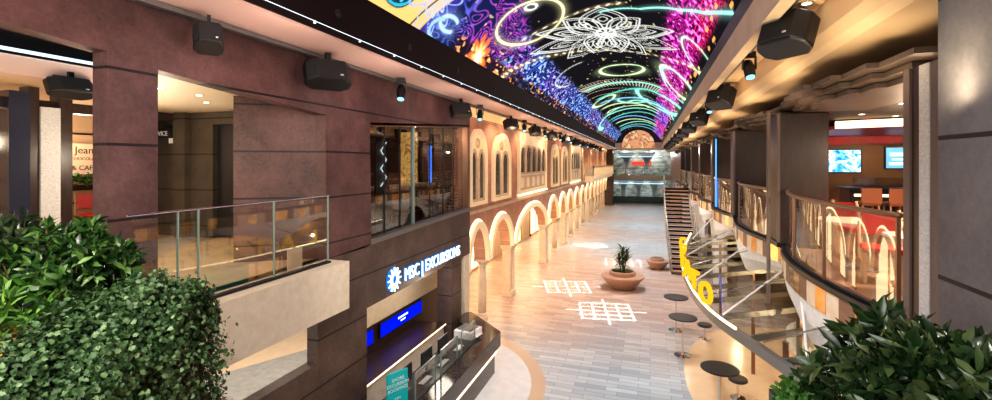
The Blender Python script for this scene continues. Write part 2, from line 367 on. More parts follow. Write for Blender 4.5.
# ---- arcade wall
AX = -5.4; AB = -5.85
arches = [(13.30,15.05),(15.42,18.02),(18.72,24.72),(25.30,27.95),(28.5,31.0)]
cols = [15.24, 18.37, 25.01, 28.22, 31.1]
y = 31.1
while y < 62: 
    arches.append((y+.25, y+2.95)); y += 3.2; cols.append(y)
SP = 2.12
def arch_pts(a, b, n=20, spring=SP, crown=3.40):
    c = (a+b)/2; h = (b-a)/2
    return [(c-h*math.cos(PI*i/n), spring+(crown-spring)*math.sin(PI*i/n)) for i in range(n+1)]
w = MB()
top = 3.9; prev = 13.15
for a, b in arches:
    if a > prev: w.prism([(prev,SP),(a,SP),(a,top),(prev,top)], 'x', AB, AX)
    p = arch_pts(a, b)
    for i in range(len(p)-1):
        w.prism([p[i],p[i+1],(p[i+1][0],top),(p[i][0],top)], 'x', AB, AX)
    prev = b
w.prism([(prev,SP),(YE,SP),(YE,top),(prev,top)], 'x', AB, AX)
w.box(AB, AX, 13.15, YE, top, 7.0)
struct('wall_arcade', w, 'brick')
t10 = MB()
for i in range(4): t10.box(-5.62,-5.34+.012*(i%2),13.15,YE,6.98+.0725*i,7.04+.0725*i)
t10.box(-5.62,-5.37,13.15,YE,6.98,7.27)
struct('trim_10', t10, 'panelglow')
struct('trim_11', MB().box(AB,AX+.05,13.15,YE,3.86,3.97), 'creamstone')
struct('wall_arcade_back', MB().box(-8.9,-8.6,13.15,YE,0,3.8), 'cream')
struct('ceiling_arcade', MB().box(-8.9,AB,13.15,YE,3.75,3.9), 'cream')
# shop fronts in the arcade's back wall
for i in range(8):
    y0 = 15+i*6.2
    f = MB(); f.box(-8.62,-8.52,y0,y0+3.6,0,.12); f.box(-8.62,-8.52,y0,y0+.12,0,2.9); f.box(-8.62,-8.52,y0+3.48,y0+3.6,0,2.9); f.box(-8.62,-8.52,y0,y0+3.6,2.78,2.9); f.box(-8.62,-8.52,y0+1.74,y0+1.86,0,2.9)
    sf = thing('shop_front', 'gold framed lit shop window, %s along the arcade passage from the excursion desk' % ORD[i], 'shop window', (0,0,0), 0, 'shop fronts inside the arcade')
    fo = f.build('window_frame', 'gold', sf)
    MB().box(-8.60,-8.57,y0+.12,y0+3.48,.12,2.78).build('pane', 'warmsoft', fo)
# arches' mouldings with light behind
for i, (a, b) in enumerate(arches):
    t = thing('arch', '%s lit cream arch of the brick arcade counting from the excursion desk' % ORD[i], 'arch', (AX,(a+b)/2,SP), 0, 'arcade arches')
    c = (a+b)/2
    loc = lambda pts: [(p[0]-c, p[1]-SP) for p in pts]
    m_ = MB(); m_.ring(loc(arch_pts(a-.17,b+.17,28,SP,3.58)), loc(arch_pts(a+.02,b-.02,28,SP,3.38)), 'x', -.02, .13, closed=False)
    m_.build('archivolt', 'creamglow', t)
    m_ = MB(); m_.ring(loc(arch_pts(a-.235,b+.235,28,SP,3.65)), loc(arch_pts(a-.15,b+.15,28,SP,3.56)), 'x', .003, .03, closed=False)
    m_.build('light_strip', 'warm', t)
# columns
def arcade_column(wide, label, loc):
    t = thing('arcade_column', label, 'column', loc, 0, 'arcade columns')
    r = .17 if not wide else .33
    if wide:
        MB().box(-.42,.02,-r,r,0,.22).build('base', 'creamstone', t, bevel=.02)
        m_ = MB().box(-.38,-.02,-r+.04,r-.04,.22,1.95); m_.box(-.02,.01,-r+.12,r-.12,.35,1.8); m_.build('shaft', 'creamstone', t, bevel=.015)
        m_ = MB().box(-.42,.03,-r-.02,r+.02,1.95,2.03); m_.box(-.44,.06,-r-.06,r+.06,2.03,2.13); m_.build('capital', 'creamstone', t, bevel=.015)
    else:
        MB().lathe([(.21,0),(.21,.1),(.18,.14),(.19,.2),(.15,.24)], -.22, 0, 0, 20).build('base', 'creamstone', t, smooth=False)
        MB().lathe([(.15,.24),(.155,.8),(.145,1.4),(.13,1.86)], -.22, 0, 0, 20).build('shaft', 'creamstone', t, smooth=True)
        m_ = MB().lathe([(.13,1.86),(.16,1.9),(.14,1.93),(.2,2.05)], -.22, 0, 0, 20); m_.box(-.46,.04,-.23,.23,2.05,2.13); m_.build('capital', 'creamstone', t)
    return t
c0 = arcade_column(False, 'first round cream column of the arcade, beside the dark counter', (AX,cols[0],0))
c1 = arcade_column(True, 'second cream pier of the arcade, square and wide, before the big arch', (AX,cols[1],0))
for i, y in enumerate(cols[2:], 2):
    dup(c1 if i in (2,4,8) else c0, (AX,y,0), 0, '%s column of the arcade counting away from the dark counter' % ORD[i])
dup(c1, (AX,13.22,0), 0, 'square cream pier half hidden behind the corner of the dark counter')
# ---- gothic windows
def lancet(c, w, z0, zs, za, n=8):   # outline of pointed arch, closed
    pts = [(c-w/2,z0)]
    for i in range(n+1):
        t = i/n; pts.append((c-w/2*(1-t)**.0*math.cos(t*PI/2)**.8 if t < 1 else c, zs+(za-zs)*math.sin(t*PI/2)**1.15))
    for i in range(n-1,-1,-1):
        t = i/n; pts.append((c+w/2*math.cos(t*PI/2)**.8, zs+(za-zs)*math.sin(t*PI/2)**1.15))
    pts.append((c+w/2,z0)); return pts
def gothic(label, y0, y1, z0=4.12, z1=6.62):
    c = (y0+y1)/2; W = y1-y0; t = thing('gothic_window', label, 'window', (AX,c,z0), 0, 'pointed windows over the arcade')
    H = z1-z0
    m_ = MB(); m_.ring(lancet(0,W,0,H*.62,H), lancet(0,W-.26,.1,H*.62,H-.22), 'x', -.01, .12); m_.build('frame', 'creamglow', t)
    MB().prism(lancet(0,W-.2,.05,H*.62,H-.15), 'x', -.01, .02).build('tracery_panel', 'panelglow', t)
    m_ = MB()
    q = W*.22
    for s in (-1,1):
        m_.ring(lancet(s*q,W*.36,.12,H*.56,H*.74), lancet(s*q,W*.36-.16,.18,H*.56,H*.74-.10), 'x', .0, .07)
    m_.ring([(.17*math.cos(2*PI*i/16), H*.81+.17*math.sin(2*PI*i/16)) for i in range(16)], [(.11*math.cos(2*PI*i/16), H*.81+.11*math.sin(2*PI*i/16)) for i in range(16)], 'x', .0, .06)
    tr_ = m_.build('tracery', 'creamstone', t)
    for s in (-1,1):
        MB().prism(lancet(s*q,W*.36-.20,.2,H*.56,H*.74-.12), 'x', .02, .03).build('pane', 'lancet', tr_)
    MB().box(.03,.10,-W/2+.12,W/2-.12,.03,.09).build('light_strip', 'warm', t)
    return t
gothic('pointed double window next to the shop glass, first above the arcade', 13.35, 14.9)
gothic('second pointed double window above the arcade, left of the loggia panel', 15.6, 17.75)
gothic('pointed double window just beyond the loggia panel above the arcade', 26.0, 28.1)
gothic('pointed double window above the arcade, second beyond the loggia panel', 29.2, 31.3)
def loggia(label, y0, y1, n, z0=4.15, z1=6.86):
    c = (y0+y1)/2; W = y1-y0; H = z1-z0
    t = thing('loggia_window', label, 'window', (AX,c,z0), 0, 'loggia panels over the arcade')
    m_ = MB(); m_.ring([(-W/2,0),(W/2,0),(W/2,H),(-W/2,H)], [(-W/2+.16,.12),(W/2-.16,.12),(W/2-.16,H-.14),(-W/2+.16,H-.14)], 'x', -.01, .12); m_.box(-.01,.02,-W/2+.1,W/2-.1,.1,H-.1)
    m_.build('frame', 'creamglow', t)
    m_ = MB(); k = (W-.4)/n
    for i in range(n):
        yc = -W/2+.2+k*(i+.5)
        m_.ring(lancet(yc,k*.96,.85,H*.62,H*.80), lancet(yc,k*.96-.16,.93,H*.62,H*.80-.12), 'x', .0, .09)
        m_.ring([(yc-k*.42,.16),(yc+k*.42,.16),(yc+k*.42,.78),(yc-k*.42,.78)], [(yc-k*.3,.24),(yc+k*.3,.24),(yc+k*.3,.7),(yc-k*.3,.7)], 'x', 0, .06)
    tr_ = m_.build('tracery', 'creamstone', t)
    for i in range(n):
        yc = -W/2+.2+k*(i+.5)
        MB().prism(lancet(yc,k*.96-.16,.93,H*.62,H*.80-.12), 'x', .02, .03).build('pane', 'lancet', tr_)
    MB().box(.02,.14,-W/2+.02,W/2-.02,-.07,-.02).build('light_strip', 'warm', t)
loggia('large cream loggia panel of five narrow arches above the widest arch', 19.0, 24.5, 5)
loggia('cream loggia panel of four narrow arches, beyond the pointed windows', 32.6, 37.2, 4)
for i, y in enumerate([38.2,43.5,48.8,54.0,59.0]):
    p = MB().box(AX-.02,AX+.14,y,y+.5,3.97,6.98); p.box(AX-.02,AX+.2,y-.06,y+.56,6.8,6.98); p.box(AX-.02,AX+.2,y-.06,y+.56,3.97,4.15)
    tag(p.build('pilaster', 'creamstone', bevel=.02), '%s flat cream pilaster on the far upper arcade wall' % ORD[i], 'pilaster', 'upper wall pilasters')
# far balcony
b = thing('stone_balcony', 'cream stone balcony with small arches projecting from the far arcade wall', 'balcony', (AX,48,4.1))
m_ = MB().box(.22,.95,-9,13,0,.3); m_.box(0.22,.8,-8.9,12.9,-.25,0); m_.build('slab', 'creamglow', b)
m_ = MB().box(.85,.95,-9,13,1.0,1.15)
for i in range(37): m_.box(.87,.93,-9+i*.6,-8.75+i*.6,.3,1.0)
m_.box(.22,.95,-9,-8.9,.3,1.15)
m_.build('balustrade', 'cream', b)
MB().box(.80,.82,-8.8,12.9,.3,1.0).build('light_strip', 'warmsoft', b)
struct('wall_arcade_end', MB().box(-5.9,-4.6,61.5,63.3,0,7.27), 'facade_low')
# ---- far end of the promenade
e = MB(); e.box(-14,9,YE,YE+.3,0,.9); struct('wall_end_base', e, 'tealdark')
struct('wall_end', MB().box(-14,9,YE+6,YE+6.3,0,11), pbr('mosaic_wall', (.01,.02,.02), .3, col2=(.65,.66,.55), scale=1.1, stretch=(1,1,2.2), detail=10))
struct('floor_end', MB().box(-14,9,YE,YE+6,3.3,3.75), 'tealdark')
struct('trim_12', MB().box(-14,9,YE-.06,YE,3.2,3.8), 'block')
struct('trim_13', MB().box(-6,3,YE-1.0,YE,7.27,7.95), 'creamstone')
struct('floor_lobby_end', MB().box(-14,9,YE+.3,YE+6,.0,.02), 'whitefloor')
er = thing('glass_balustrade', 'glass balustrade with dark rail across the far end of the promenade', 'balustrade', (0,YE,3.8))
MB().box(-4.5,2,-.03,-.01,0,.9).build('glass_panel', 'glass', er)
m_ = MB().box(-4.5,2,-.05,.01,.9,.97)
for i in range(6): m_.box(-4.5+i*1.25,-4.44+i*1.25,-.05,.01,0,.9)
m_.build('handrail', 'greymetal', er)
for i, (x, z, s) in enumerate([(-3.6,.0,1.0),(-1.6,.0,1.15),(.6,.0,1.0),(-3.2,3.75,.95),(-.4,3.75,.95)]):
    t = thing('sculptural_column', '%s silvery flared column at the far end of the promenade, %s level' % (['outer','middle','inner','arcade side','stair side'][i], 'lower' if z < 1 else 'upper'), 'column', (x,YE+2.5,z))
    MB().lathe([(.9*s,0),(.9*s,.3),(.35,.6),(.3,1.6),(.45,2.2),(1.0,2.9),(1.2,3.2)], 0,0,0,20).build('shaft', 'silver', t, smooth=True)
    m_ = MB(); m_.ring([(1.25*math.cos(2*PI*k/20),1.25*math.sin(2*PI*k/20)) for k in range(20)], [(1.1*math.cos(2*PI*k/20),1.1*math.sin(2*PI*k/20)) for k in range(20)], 'z', 2.6, 2.68); m_.build('ring_light', 'coolstrip', t)
cs = MB().box(-2.3,.6,0,.5,0,.8); cs.box(-2.4,.7,-.05,.55,.8,.88)
o = cs.build('reception_desk', 'paper', bevel=.02); o.location = (-.9,YE+4.6,0); tag(o, 'long white reception desk glowing at the far end of the promenade', 'desk')
o = MB().box(-1.4,1.4,0,.1,0,.5).build('banner', 'redglow'); o.location = (-1.2,YE+5.9,5.2); tag(o, 'small red lit panel on the far upper wall', 'panel')
for i in range(4):
    o = MB().box(0,1.6,0,.06,0,.12).build('wall_light', 'coolstrip'); o.location = (-4.8+i*1.9,YE+5.9,6.4 if i % 2 else 2.4); tag(o, '%s slim white light strip on the far end wall from the arcade side' % ORD[i], 'light', 'far wall light strips')
# ================================================================== LED VAULT
VC, VH, VR, VZ = -1.335, 2.685, 1.85, 7.95
RAD = (VH*VH+VR*VR)/(2*VR); CZ = VZ+VR-RAD; AM = math.asin(VH/RAD)
NA = 330
ys = [4.0]
while ys[-1] < 58.0: ys.append(min(58.0, ys[-1]*1.0042))
ys = np.array(ys); av = np.linspace(-AM, AM, NA)
A, Y = np.meshgrid(av, ys)
S = A*RAD                                     # arc length from the crown, metres
X3 = VC+RAD*np.sin(A); Z3 = CZ+RAD*np.cos(A)
col = np.zeros(S.shape+(3,)); col[:] = (.012,.010,.014)
rs = np.random.RandomState(3)
def vnoise(u, v, seed=0):
    r = np.random.RandomState(seed); g = r.rand(64,64)
    iu = np.floor(u).astype(int); iv = np.floor(v).astype(int); fu = u-iu; fv = v-iv
    fu = fu*fu*(3-2*fu); fv = fv*fv*(3-2*fv)
    a = g[iu%64,iv%64]; b_ = g[(iu+1)%64,iv%64]; c_ = g[iu%64,(iv+1)%64]; d = g[(iu+1)%64,(iv+1)%64]
    return (a*(1-fu)+b_*fu)*(1-fv)+(c_*(1-fu)+d*fu)*fv
def sm(x, a, b): t = np.clip((x-a)/(b-a), 0, 1); return t*t*(3-2*t)
def over(mask, c):
    global col
    col = col*(1-mask[...,None])+np.array(c)*mask[...,None]
def addc(mask, c):
    global col
    col = col+mask[...,None]*np.array(c)
def curl(f1, f2, seed, thick=.10):
    n = vnoise(S*f1+vnoise(S*2,Y*1.2,seed+5)*2.2, Y*f2+vnoise(S*1.7,Y,seed+6)*2.2, seed)
    return 1-sm(np.abs((n*7) % 1-.5), .0, thick*2.2)
# left blue/indigo paisley band, magenta near, blue far
lb0 = 2.0-.75*(1-sm(Y, 9, 14))
lband = sm(-S, lb0, lb0+.4)
nearY = 1-sm(Y, 9.5, 11.5)
lb = curl(3.2, 2.2, 11, .10)
over(lband*.85, (.015,.02,.10))
blue = lband*lb*(.55+.45*vnoise(S*3,Y*1.5,77))
mixm = sm(Y, 8.6, 10)*(1-sm(Y, 12.5, 15)); far2 = sm(vnoise(S*.2+3,Y*.12,44), .45, .65)*sm(Y,15,18)
addc(blue*(1-mixm)*(1-.5*far2), (.10,.22,.95)); addc(blue*mixm, (.75,.08,.75)); addc(blue*far2*.6, (.55,.08,.7))
fine = (vnoise(S*14, Y*7, 9) > .70)*lband*sm(Y, 11, 14)
addc(fine*1.0, (.35,.55,1.0))
edge = sm(-S, 3.05, 3.2)*sm(Y,8.6,9.4)
over(edge*.9, (.02,.012,.012))
sp_ = (vnoise(S*13, Y*6, 21) > .80)*edge; addc(sp_*1.0, (1.0,.42,.12))
sp_ = (vnoise(S*11, Y*5, 23) > .80)*sm(-S,2.7,2.9)*sm(Y,10,10.6)*(1-sm(Y,13,14)); addc(sp_*1.0, (1.0,.35,.08))
# right magenta/red band
rband = sm(S, 1.75, 2.1)*(1-sm(S, 3.0, 3.25))
over(rband*.8, (.10,.005,.06))
rd = curl(5.5, 2.2, 31, .12)
nearr = 1-sm(Y, 11, 15)
farb = sm(vnoise(S*0+2,Y*.16,71), .5, .6)*sm(Y, 22, 25)
addc(rband*rd*(1-farb), (.85,.03,.50)); addc(rband*rd*nearr*sm(S,2.5,2.8), (.6,.0,-.3)); addc(rband*rd*farb, (.1,.15,1.0))
fr_ = (vnoise(S*12, Y*6, 61) > .72)*sm(S,1.7,2.0)*(1-sm(S,3.0,3.1)); addc(fr_*1.0, (1.0,.25,.85))
od = (vnoise(S*7, Y*2.6, 81) > .76)*sm(S,2.9,3.0)*(1-sm(S,3.3,3.35)); addc(od*1.0, (1.0,.42,.10))
# near left: cream/yellow shape with dark blue disc
bd = 7.55+.78*(S+3.47)
m_y = (1-sm(Y-bd, 0, .05))*(S < -.9)
yl = np.clip((S+3.3)/1.1, 0, 1)
over(m_y, (.92,.60,.20)); over(m_y*yl, (.62,.60,.72))
dd = np.sqrt(((S+2.75)/.62)**2+((Y-6.55)/.62)**2)
over(1-sm(dd, .97, 1.0), (.01,.05,.08)); addc((1-sm(np.abs(dd-.90), .03, .05)), (.05,.45,.6))
th = np.arctan2(Y-6.55, S+2.75)
addc((1-sm(np.abs(dd-.66-.14*np.abs(((th*2.2) % 1)-.5)*2), .03, .06))*(dd < .9), (.1,.6,.8))
over((1-sm(np.abs(Y-bd+.32), .012, .035))*(S < -.9), (.01,.01,.02))
m1 = sm(Y-bd,0,.05)*(1-sm(Y-bd,.25,.5))*(S < -2.2); over(m1*.8, (.06,.04,.30))
def to_sy(px, py):                              # where a sight line meets the vault
    f = 460; th = math.atan(154/f); c_, s_ = math.cos(th), math.sin(th)
    a = (px-496)/f; b_ = -(py-163)/f; dx, dy, dz = a*c_-s_, a*s_+c_, b_
    ox = -VC; oz = EYE-CZ
    qa = dx*dx+dz*dz; qb = 2*(ox*dx+oz*dz); qc = ox*ox+oz*oz-RAD*RAD
    t_ = (-qb+math.sqrt(max(qb*qb-4*qa*qc, 0)))/(2*qa)
    return math.asin(max(-1,min(1,(dx*t_-VC)/RAD)))*RAD, dy*t_
def ell(cs, cy, rs_, ry, rot, w_, c_, k=1.0):
    u = (S-cs)*math.cos(rot)+(Y-cy)*math.sin(rot); v = -(S-cs)*math.sin(rot)+(Y-cy)*math.cos(rot)
    d = np.sqrt((u/rs_)**2+(v/ry)**2); m_ = 1-sm(np.abs(d-1), w_*.5, w_)
    over(m_, c_); 
    g = np.exp(-((d-1)/(w_*2.2))**2)*.25*k; addc(g, np.array(c_)*.6)
def seg(p0, p1, w_, c_):
    (s0,y0),(s1,y1) = p0, p1; ds, dy = s1-s0, y1-y0; l2 = ds*ds+dy*dy+1e-9
    t_ = np.clip(((S-s0)*ds+(Y-y0)*dy)/l2, 0, 1); d = np.hypot(S-s0-t_*ds, Y-y0-t_*dy)
    over(1-sm(d, w_*.5, w_), c_)
def poly(pts, w_, c_, glw=.16):
    global col
    y0 = min(p[1] for p in pts)-3*w_; y1 = max(p[1] for p in pts)+3*w_
    i0, i1 = np.searchsorted(ys, [y0,y1]); i1 = max(i1, i0+2)
    Ss, Ys = S[i0:i1], Y[i0:i1]; d = np.full(Ss.shape, 9.)
    for (s0,a0),(s1,a1) in zip(pts[:-1], pts[1:]):
        ds, dy = s1-s0, a1-a0; l2 = ds*ds+dy*dy+1e-9
        t_ = np.clip(((Ss-s0)*ds+(Ys-a0)*dy)/l2, 0, 1); d = np.minimum(d, np.hypot(Ss-s0-t_*ds, Ys-a0-t_*dy))
    m_ = (1-sm(d, w_*.45, w_))[...,None]; col[i0:i1] = col[i0:i1]*(1-m_)+np.array(c_)*m_
    g = (np.exp(-(d/(w_*2.5))**2)*glw)[...,None]; col[i0:i1] += g*np.array(c_)
def scr(pts): return [to_sy(*p) for p in pts]
def loop(cx, cy, a, b_, rot, n=40, a0=0, a1=360):
    o_ = []
    for i in range(n+1):
        t_ = R(a0+(a1-a0)*i/n); u, v = a*math.cos(t_), b_*math.sin(t_)
        o_.append((cx+u*math.cos(rot)-v*math.sin(rot), cy+u*math.sin(rot)+v*math.cos(rot)))
    return o_
W_ = (.95,.95,.92)
# big glowing loop and its small eye
poly(scr(loop(530,22,36,19,R(-25))), .055, (1.0,.92,.50), .2); poly(scr(loop(531,7,6,3,R(-15),16)), .05, (.9,.9,.8))
for i in range(22):
    t_ = i/21; q = (512+t_*110, 46-38*math.sin(t_*PI*.5)-4*t_)
    if i % 2 == 0: poly(scr([q,(q[0]+3,q[1]-1.6)]), .045, (.95,.8,.5))
# white lace mandala: petals round a centre
mc = (606,33)
def petal(ang, ln, wd, sq=.52, w_=.06):
    out = []
    for i in range(25):
        t_ = i/24*2-1; r_ = ln*(1-abs(t_)) if False else None
        u = ln*(1-(abs(t_))**1.0) ; v = wd*math.sin(PI*(1-abs(t_)))*(1 if t_ > 0 else -1)
        ca, sa = math.cos(ang), math.sin(ang)
        out.append((mc[0]+u*ca-v*sa, mc[1]+(u*sa+v*ca)*sq))
    return out
for ang, ln, wd in [(R(-97),50,24),(R(-3),68,13),(R(24),78,11),(R(178),70,13),(R(152),86,11),(R(68),40,16),(R(108),40,16),(R(-40),44,16),(R(-150),50,16),(R(128),62,12),(R(46),58,11)]:
    for k, ww in ((1,.036),(.8,.024),(.42,.028),(.2,.026)):
        pp = petal(ang, ln*k, wd*k)
        if k < 1: 
            off = (ln*(1-k)*.55*math.cos(ang), ln*(1-k)*.55*math.sin(ang)*.52)
            pp = [(p[0]+off[0], p[1]+off[1]) for p in pp]
        poly(scr(pp), ww, (.78,.78,.74), 0)
poly(scr(loop(mc[0],mc[1],9,5,0,18)), .05, W_)
# lace wings further down
for k in range(4): poly(scr(loop(622,99+k*2,50-5*k,20-2.5*k,0,30,200,335)), .035, (.60,.48,.32), 0)
for k in range(26):
    a_ = R(205+k*4.8); poly(scr([(622+48*math.cos(a_),99+19*math.sin(a_)),(622+38*math.cos(a_+.1),100+15*math.sin(a_+.1))]), .035, (.6,.55,.45), 0)
for dr_ in (0,):
    for i in range(30):
        t_ = R(205+i*4.4); q = (603+112*math.cos(t_), 96+46*math.sin(t_))
        poly(scr([q,(q[0]+2.4,q[1]+.5)]), .045, (.9,.75,.4))
# glowing rings
G1, G2, G3 = (.75,1.0,.55), (.35,.95,.75), (.95,.95,.4)
poly(scr(loop(622,70,22,5.5,R(-3))), .10, G1)
poly(scr(loop(678,84,24,7,R(48))), .12, G1); poly(scr(loop(680,88,26,9,R(48))), .05, (.4,.9,1))
poly(scr(loop(660,102,26,6.5,R(28))), .16, G2); poly(scr(loop(604,101,12,3,R(-28))), .12, G1)
poly(scr(loop(633,100,15,2.6,0)), .12, G2); poly(scr(loop(628,110,20,4,R(-8),40,180,360)), .14, G1)
poly(scr(loop(612,118,16,5,R(-40),30,150,330)), .2, G2); poly(scr(loop(650,112,24,9,R(20),30,200,350)), .2, G2)
poly(scr([(600,12),(640,9),(680,10),(705,13),(733,13)]), .05, (.4,1,.85))
poly(scr(loop(700,62,30,8,R(55),30)), .05, (.6,.95,.7)); poly(scr(loop(575,74,22,8,R(-30),30,120,300)), .04, (.6,.7,.6))
# far concentric arcs
for k in range(11):
    yc = 24+k*3.1; c_ = [G2,(.1,.75,.6),(.25,.6,1),G1][k % 4]
    s_off = .9*math.sin(k*1.7); m_ = (1-sm(np.abs(Y-yc-1.3*np.cos((S+s_off)*.9)), .10+.012*k, .34+.03*k))*sm(S,-2.2+.3*math.sin(k),-1.6)*(1-sm(S,1.9,2.3))
    over(m_*.85, c_)
# starburst
ss, sy_ = to_sy(478,57); dist = np.hypot(S-ss,(Y-sy_)); ang = np.arctan2(Y-sy_,S-ss)
ray_ = dist/(.35+.28*np.abs(np.sin(ang*4.5)))
over((1-sm(ray_,.75,1.1)), (1.0,.22,.05)); over(1-sm(ray_,.45,.7), (1.0,.7,.25)); over(1-sm(dist,.08,.22), (.9,1.0,1.0))
# near blue flower and curls
fs, fy = to_sy(440,-6); dist = np.hypot(S-fs,Y-fy); ang = np.arctan2(Y-fy,S-fs)
over((1-sm(np.abs(dist-.62-.22*np.cos(ang*9)), .02,.05)), (.35,.5,1.0)); over((1-sm(np.abs(dist-.34-.1*np.cos(ang*9)), .02,.05)), (.5,.6,1.0))
poly(scr(loop(449,24,9,8,R(20),30,60,330)), .06, (.45,.62,1)); poly(scr(loop(440,30,10,12,R(40),30,100,250)), .06, (.35,.55,1))
dots = (vnoise(S*8, Y*4, 99) > .93)*(1-rband)*(Y > 9); addc(dots*.6, (.8,.7,.3))
col = np.clip(col, 0, 1.2)
nr, nc = S.shape
me = bpy.data.meshes.new('led_vault')
verts = np.stack([X3, Y, Z3], -1).reshape(-1,3)
idx = np.arange(nr*nc).reshape(nr,nc)
quads = np.stack([idx[:-1,:-1], idx[:-1,1:], idx[1:,1:], idx[1:,:-1]], -1).reshape(-1,4)
me.vertices.add(len(verts)); me.vertices.foreach_set('co', verts.ravel())
me.loops.add(quads.size); me.loops.foreach_set('vertex_index', quads.ravel().astype(np.int32))
me.polygons.add(len(quads)); me.polygons.foreach_set('loop_start', (np.arange(len(quads))*4).astype(np.int32)); me.polygons.foreach_set('loop_total', np.full(len(quads),4,np.int32))
me.update(calc_edges=True)
ca = me.color_attributes.new('picture', 'FLOAT_COLOR', 'POINT')
ca.data.foreach_set('color', np.concatenate([col, np.ones((nr,nc,1))], -1).ravel().astype(np.float32))
m, nt, out = new_mat('led_picture')
at = N(nt, 'Attribute', attribute_name='picture'); em = N(nt, 'Emission', Strength=.95); L(nt, at.outputs['Color'], em.inputs[0]); L(nt, em.outputs[0], out.inputs[0])
me.materials.append(m)
LV = bpy.data.objects.new('led_screen_ceiling', me); C.objects.link(LV)
tag(LV, 'vaulted LED ceiling screen showing neon mandalas and rings on black over the promenade', 'screen')
# near extension of vault backing, black edging and end wall with lunette
bk = MB(); pr = [(VC+(RAD+.06)*math.sin(a), CZ+(RAD+.06)*math.cos(a)) for a in np.linspace(-AM,AM,24)]
pi_ = [(VC+(RAD+.02)*math.sin(a), CZ+(RAD+.02)*math.cos(a)) for a in np.linspace(-AM,AM,24)]
bk.ring(pr, pi_, 'y', -3, 58, closed=False); struct('ceiling_vault', bk, 'black')
struct('trim_14', MB().box(1.33,1.50,-3,YE,7.72,8.05), 'black')
struct('trim_15', MB().box(1.335,1.50,-3,YE,7.26,7.72), 'cream')
struct('trim_16', MB().box(-4.05,1.35,58,58.2,7.3,7.95), 'creamstone')
lw = MB(); lw.prism([(-4.05,7.95)]+[(VC+RAD*math.sin(a), CZ+RAD*math.cos(a)) for a in np.linspace(-AM,AM,24)]+[(1.35,7.95)], 'y', 58, 58.2); struct('wall_vault_end', lw, 'black')
M['lunette'] = picture_mat('lunette_picture', [(.35,(.75,.35,.2)),(.45,(.85,.42,.2)),(.52,(.35,.12,.05)),(.6,(.95,.62,.38))], .9, .75)
o = MB().prism([(-3.2,7.3),(.5,7.3)]+[(-1.35+1.85*math.cos(t_), 7.7+1.75*math.sin(t_)) for t_ in np.linspace(0,PI,20)], 'y', -.1, 0).build('arched_mural', 'lunette', recenter=False); o.location = (0,57.9,0)
tag(o, 'peach coloured arched mural closing the far end of the vaulted screen', 'mural')
# ================================================================== RIGHT SIDE SHELL
struct('ceiling_right', MB().box(1.5,2.02,-3,YE,7.42,7.5), 'tan')
cv = MB(); prof = [(2.0,7.5),(1.97,7.40),(2.0,7.1),(2.08,6.98),(2.2,6.92),(3.4,6.92),(3.4,7.5)]
cv.prism(prof, 'y', -3, YE); struct('ceiling_right_bulkhead', cv, 'tan')
struct('ceiling_terrace', MB().box(2.75,10,3.9,40,6.48,6.6), 'terrceil')
struct('trim_17', MB().box(3.3,3.4,-3,40,6.6,6.95), 'stepped')
# stepped wavy boards that follow the balconies
def bay_x(y, amp=.28, base=2.55, y0=0.5, per=5.0):
    t_ = ((y-y0) % per)/per; return base-amp*math.sin(PI*t_)**.7
for k in range(9):
    ya = 5.5+5*k
    for j, (zz, off, ln) in enumerate([(6.56,.0,1.0),(6.49,.16,.84),(6.42,.32,.66)]):
        yc = ya+2.5; h = 2.5*ln
        xs_ = [2.42,2.30,2.18,2.08,2.18,2.30,2.42]; pts = []
        for q_, xv in enumerate(xs_): pts += [(xv+off, yc-h+2*h*q_/7), (xv+off, yc-h+2*h*(q_+1)/7)]
        b = MB().prism(pts+[(3.6,yc+h),(3.6,yc-h)], 'z', zz, zz+.06)
        o = b.build('ceiling_board', 'stepped'); tag(o, '%s curved taupe ceiling board over the terrace in the %s bay from the near pier' % (['topmost','middle','lowest'][j], ORD[k]), 'ceiling board', 'stepped ceiling boards above the terrace')
# terrace deck
def edge_x(y): 
    t_ = ((y-.5) % 5.0)/5.0; return 2.50-.36*math.sin(PI*min(1,max(0,t_)))**.8
EY = [3.9+i*.1 for i in range(int((45-3.9)/.1)+1)]
w = MB(); w.prism([(edge_x(y)+.02,y) for y in EY]+[(11,EY[-1]),(11,EY[0])], 'z', 3.62, 3.85); struct('floor_terrace', w, 'wood')
w = MB(); w.strip([(edge_x(y)-.02,y,3.90) for y in EY], [(edge_x(y)-.02,y,3.83) for y in EY]); w.strip([(edge_x(y),y,3.88) for y in EY], [(edge_x(y)+.14,y,3.88) for y in EY]); struct('trim_18', w, 'black')
# wood and gold panels along the slab edge, material alternates in the wall itself
mg = MB(); 
for i, y in enumerate(EY[:-1]):
    pass
yy = 3.9; i = 0
mg = MB()
while yy < 44.5:
    y2 = yy+.32; k = [0,1,2,0,2,1,0][i % 7]
    mg.prism([(edge_x(yy)+.0,yy),(edge_x(y2)+.0,y2-.012),(edge_x(y2)+.06,y2-.012),(edge_x(yy)+.06,yy)], 'z', 3.50, 3.83, k); yy = y2; i += 1
struct('trim_19', mg, ['gold','wood','creamstone'])
w = MB(); 
def skz(y): 
    t_ = ((y-.5) % 5.0)/5.0; return 2.82+.45*abs(math.cos(PI*t_))**1.5
w.strip([(edge_x(y)+.02,y,3.50) for y in EY], [(edge_x(y)+.05,y,(3.50+skz(y))/2) for y in EY]); w.strip([(edge_x(y)+.05,y,(3.50+skz(y))/2) for y in EY], [(edge_x(y)+.16,y,skz(y)) for y in EY])
struct('wall_skirt', w, 'white', smooth=True)
struct('ceiling_lower_right', MB().box(2.95,9,3.9,45,3.1,3.25), 'darkwood')
struct('wall_right_lower', MB().box(5.6,5.8,3,60,0,3.2), 'gold')
struct('wall_right_upper', MB().box(9.4,9.6,3,60,3.85,6.5), 'wood')
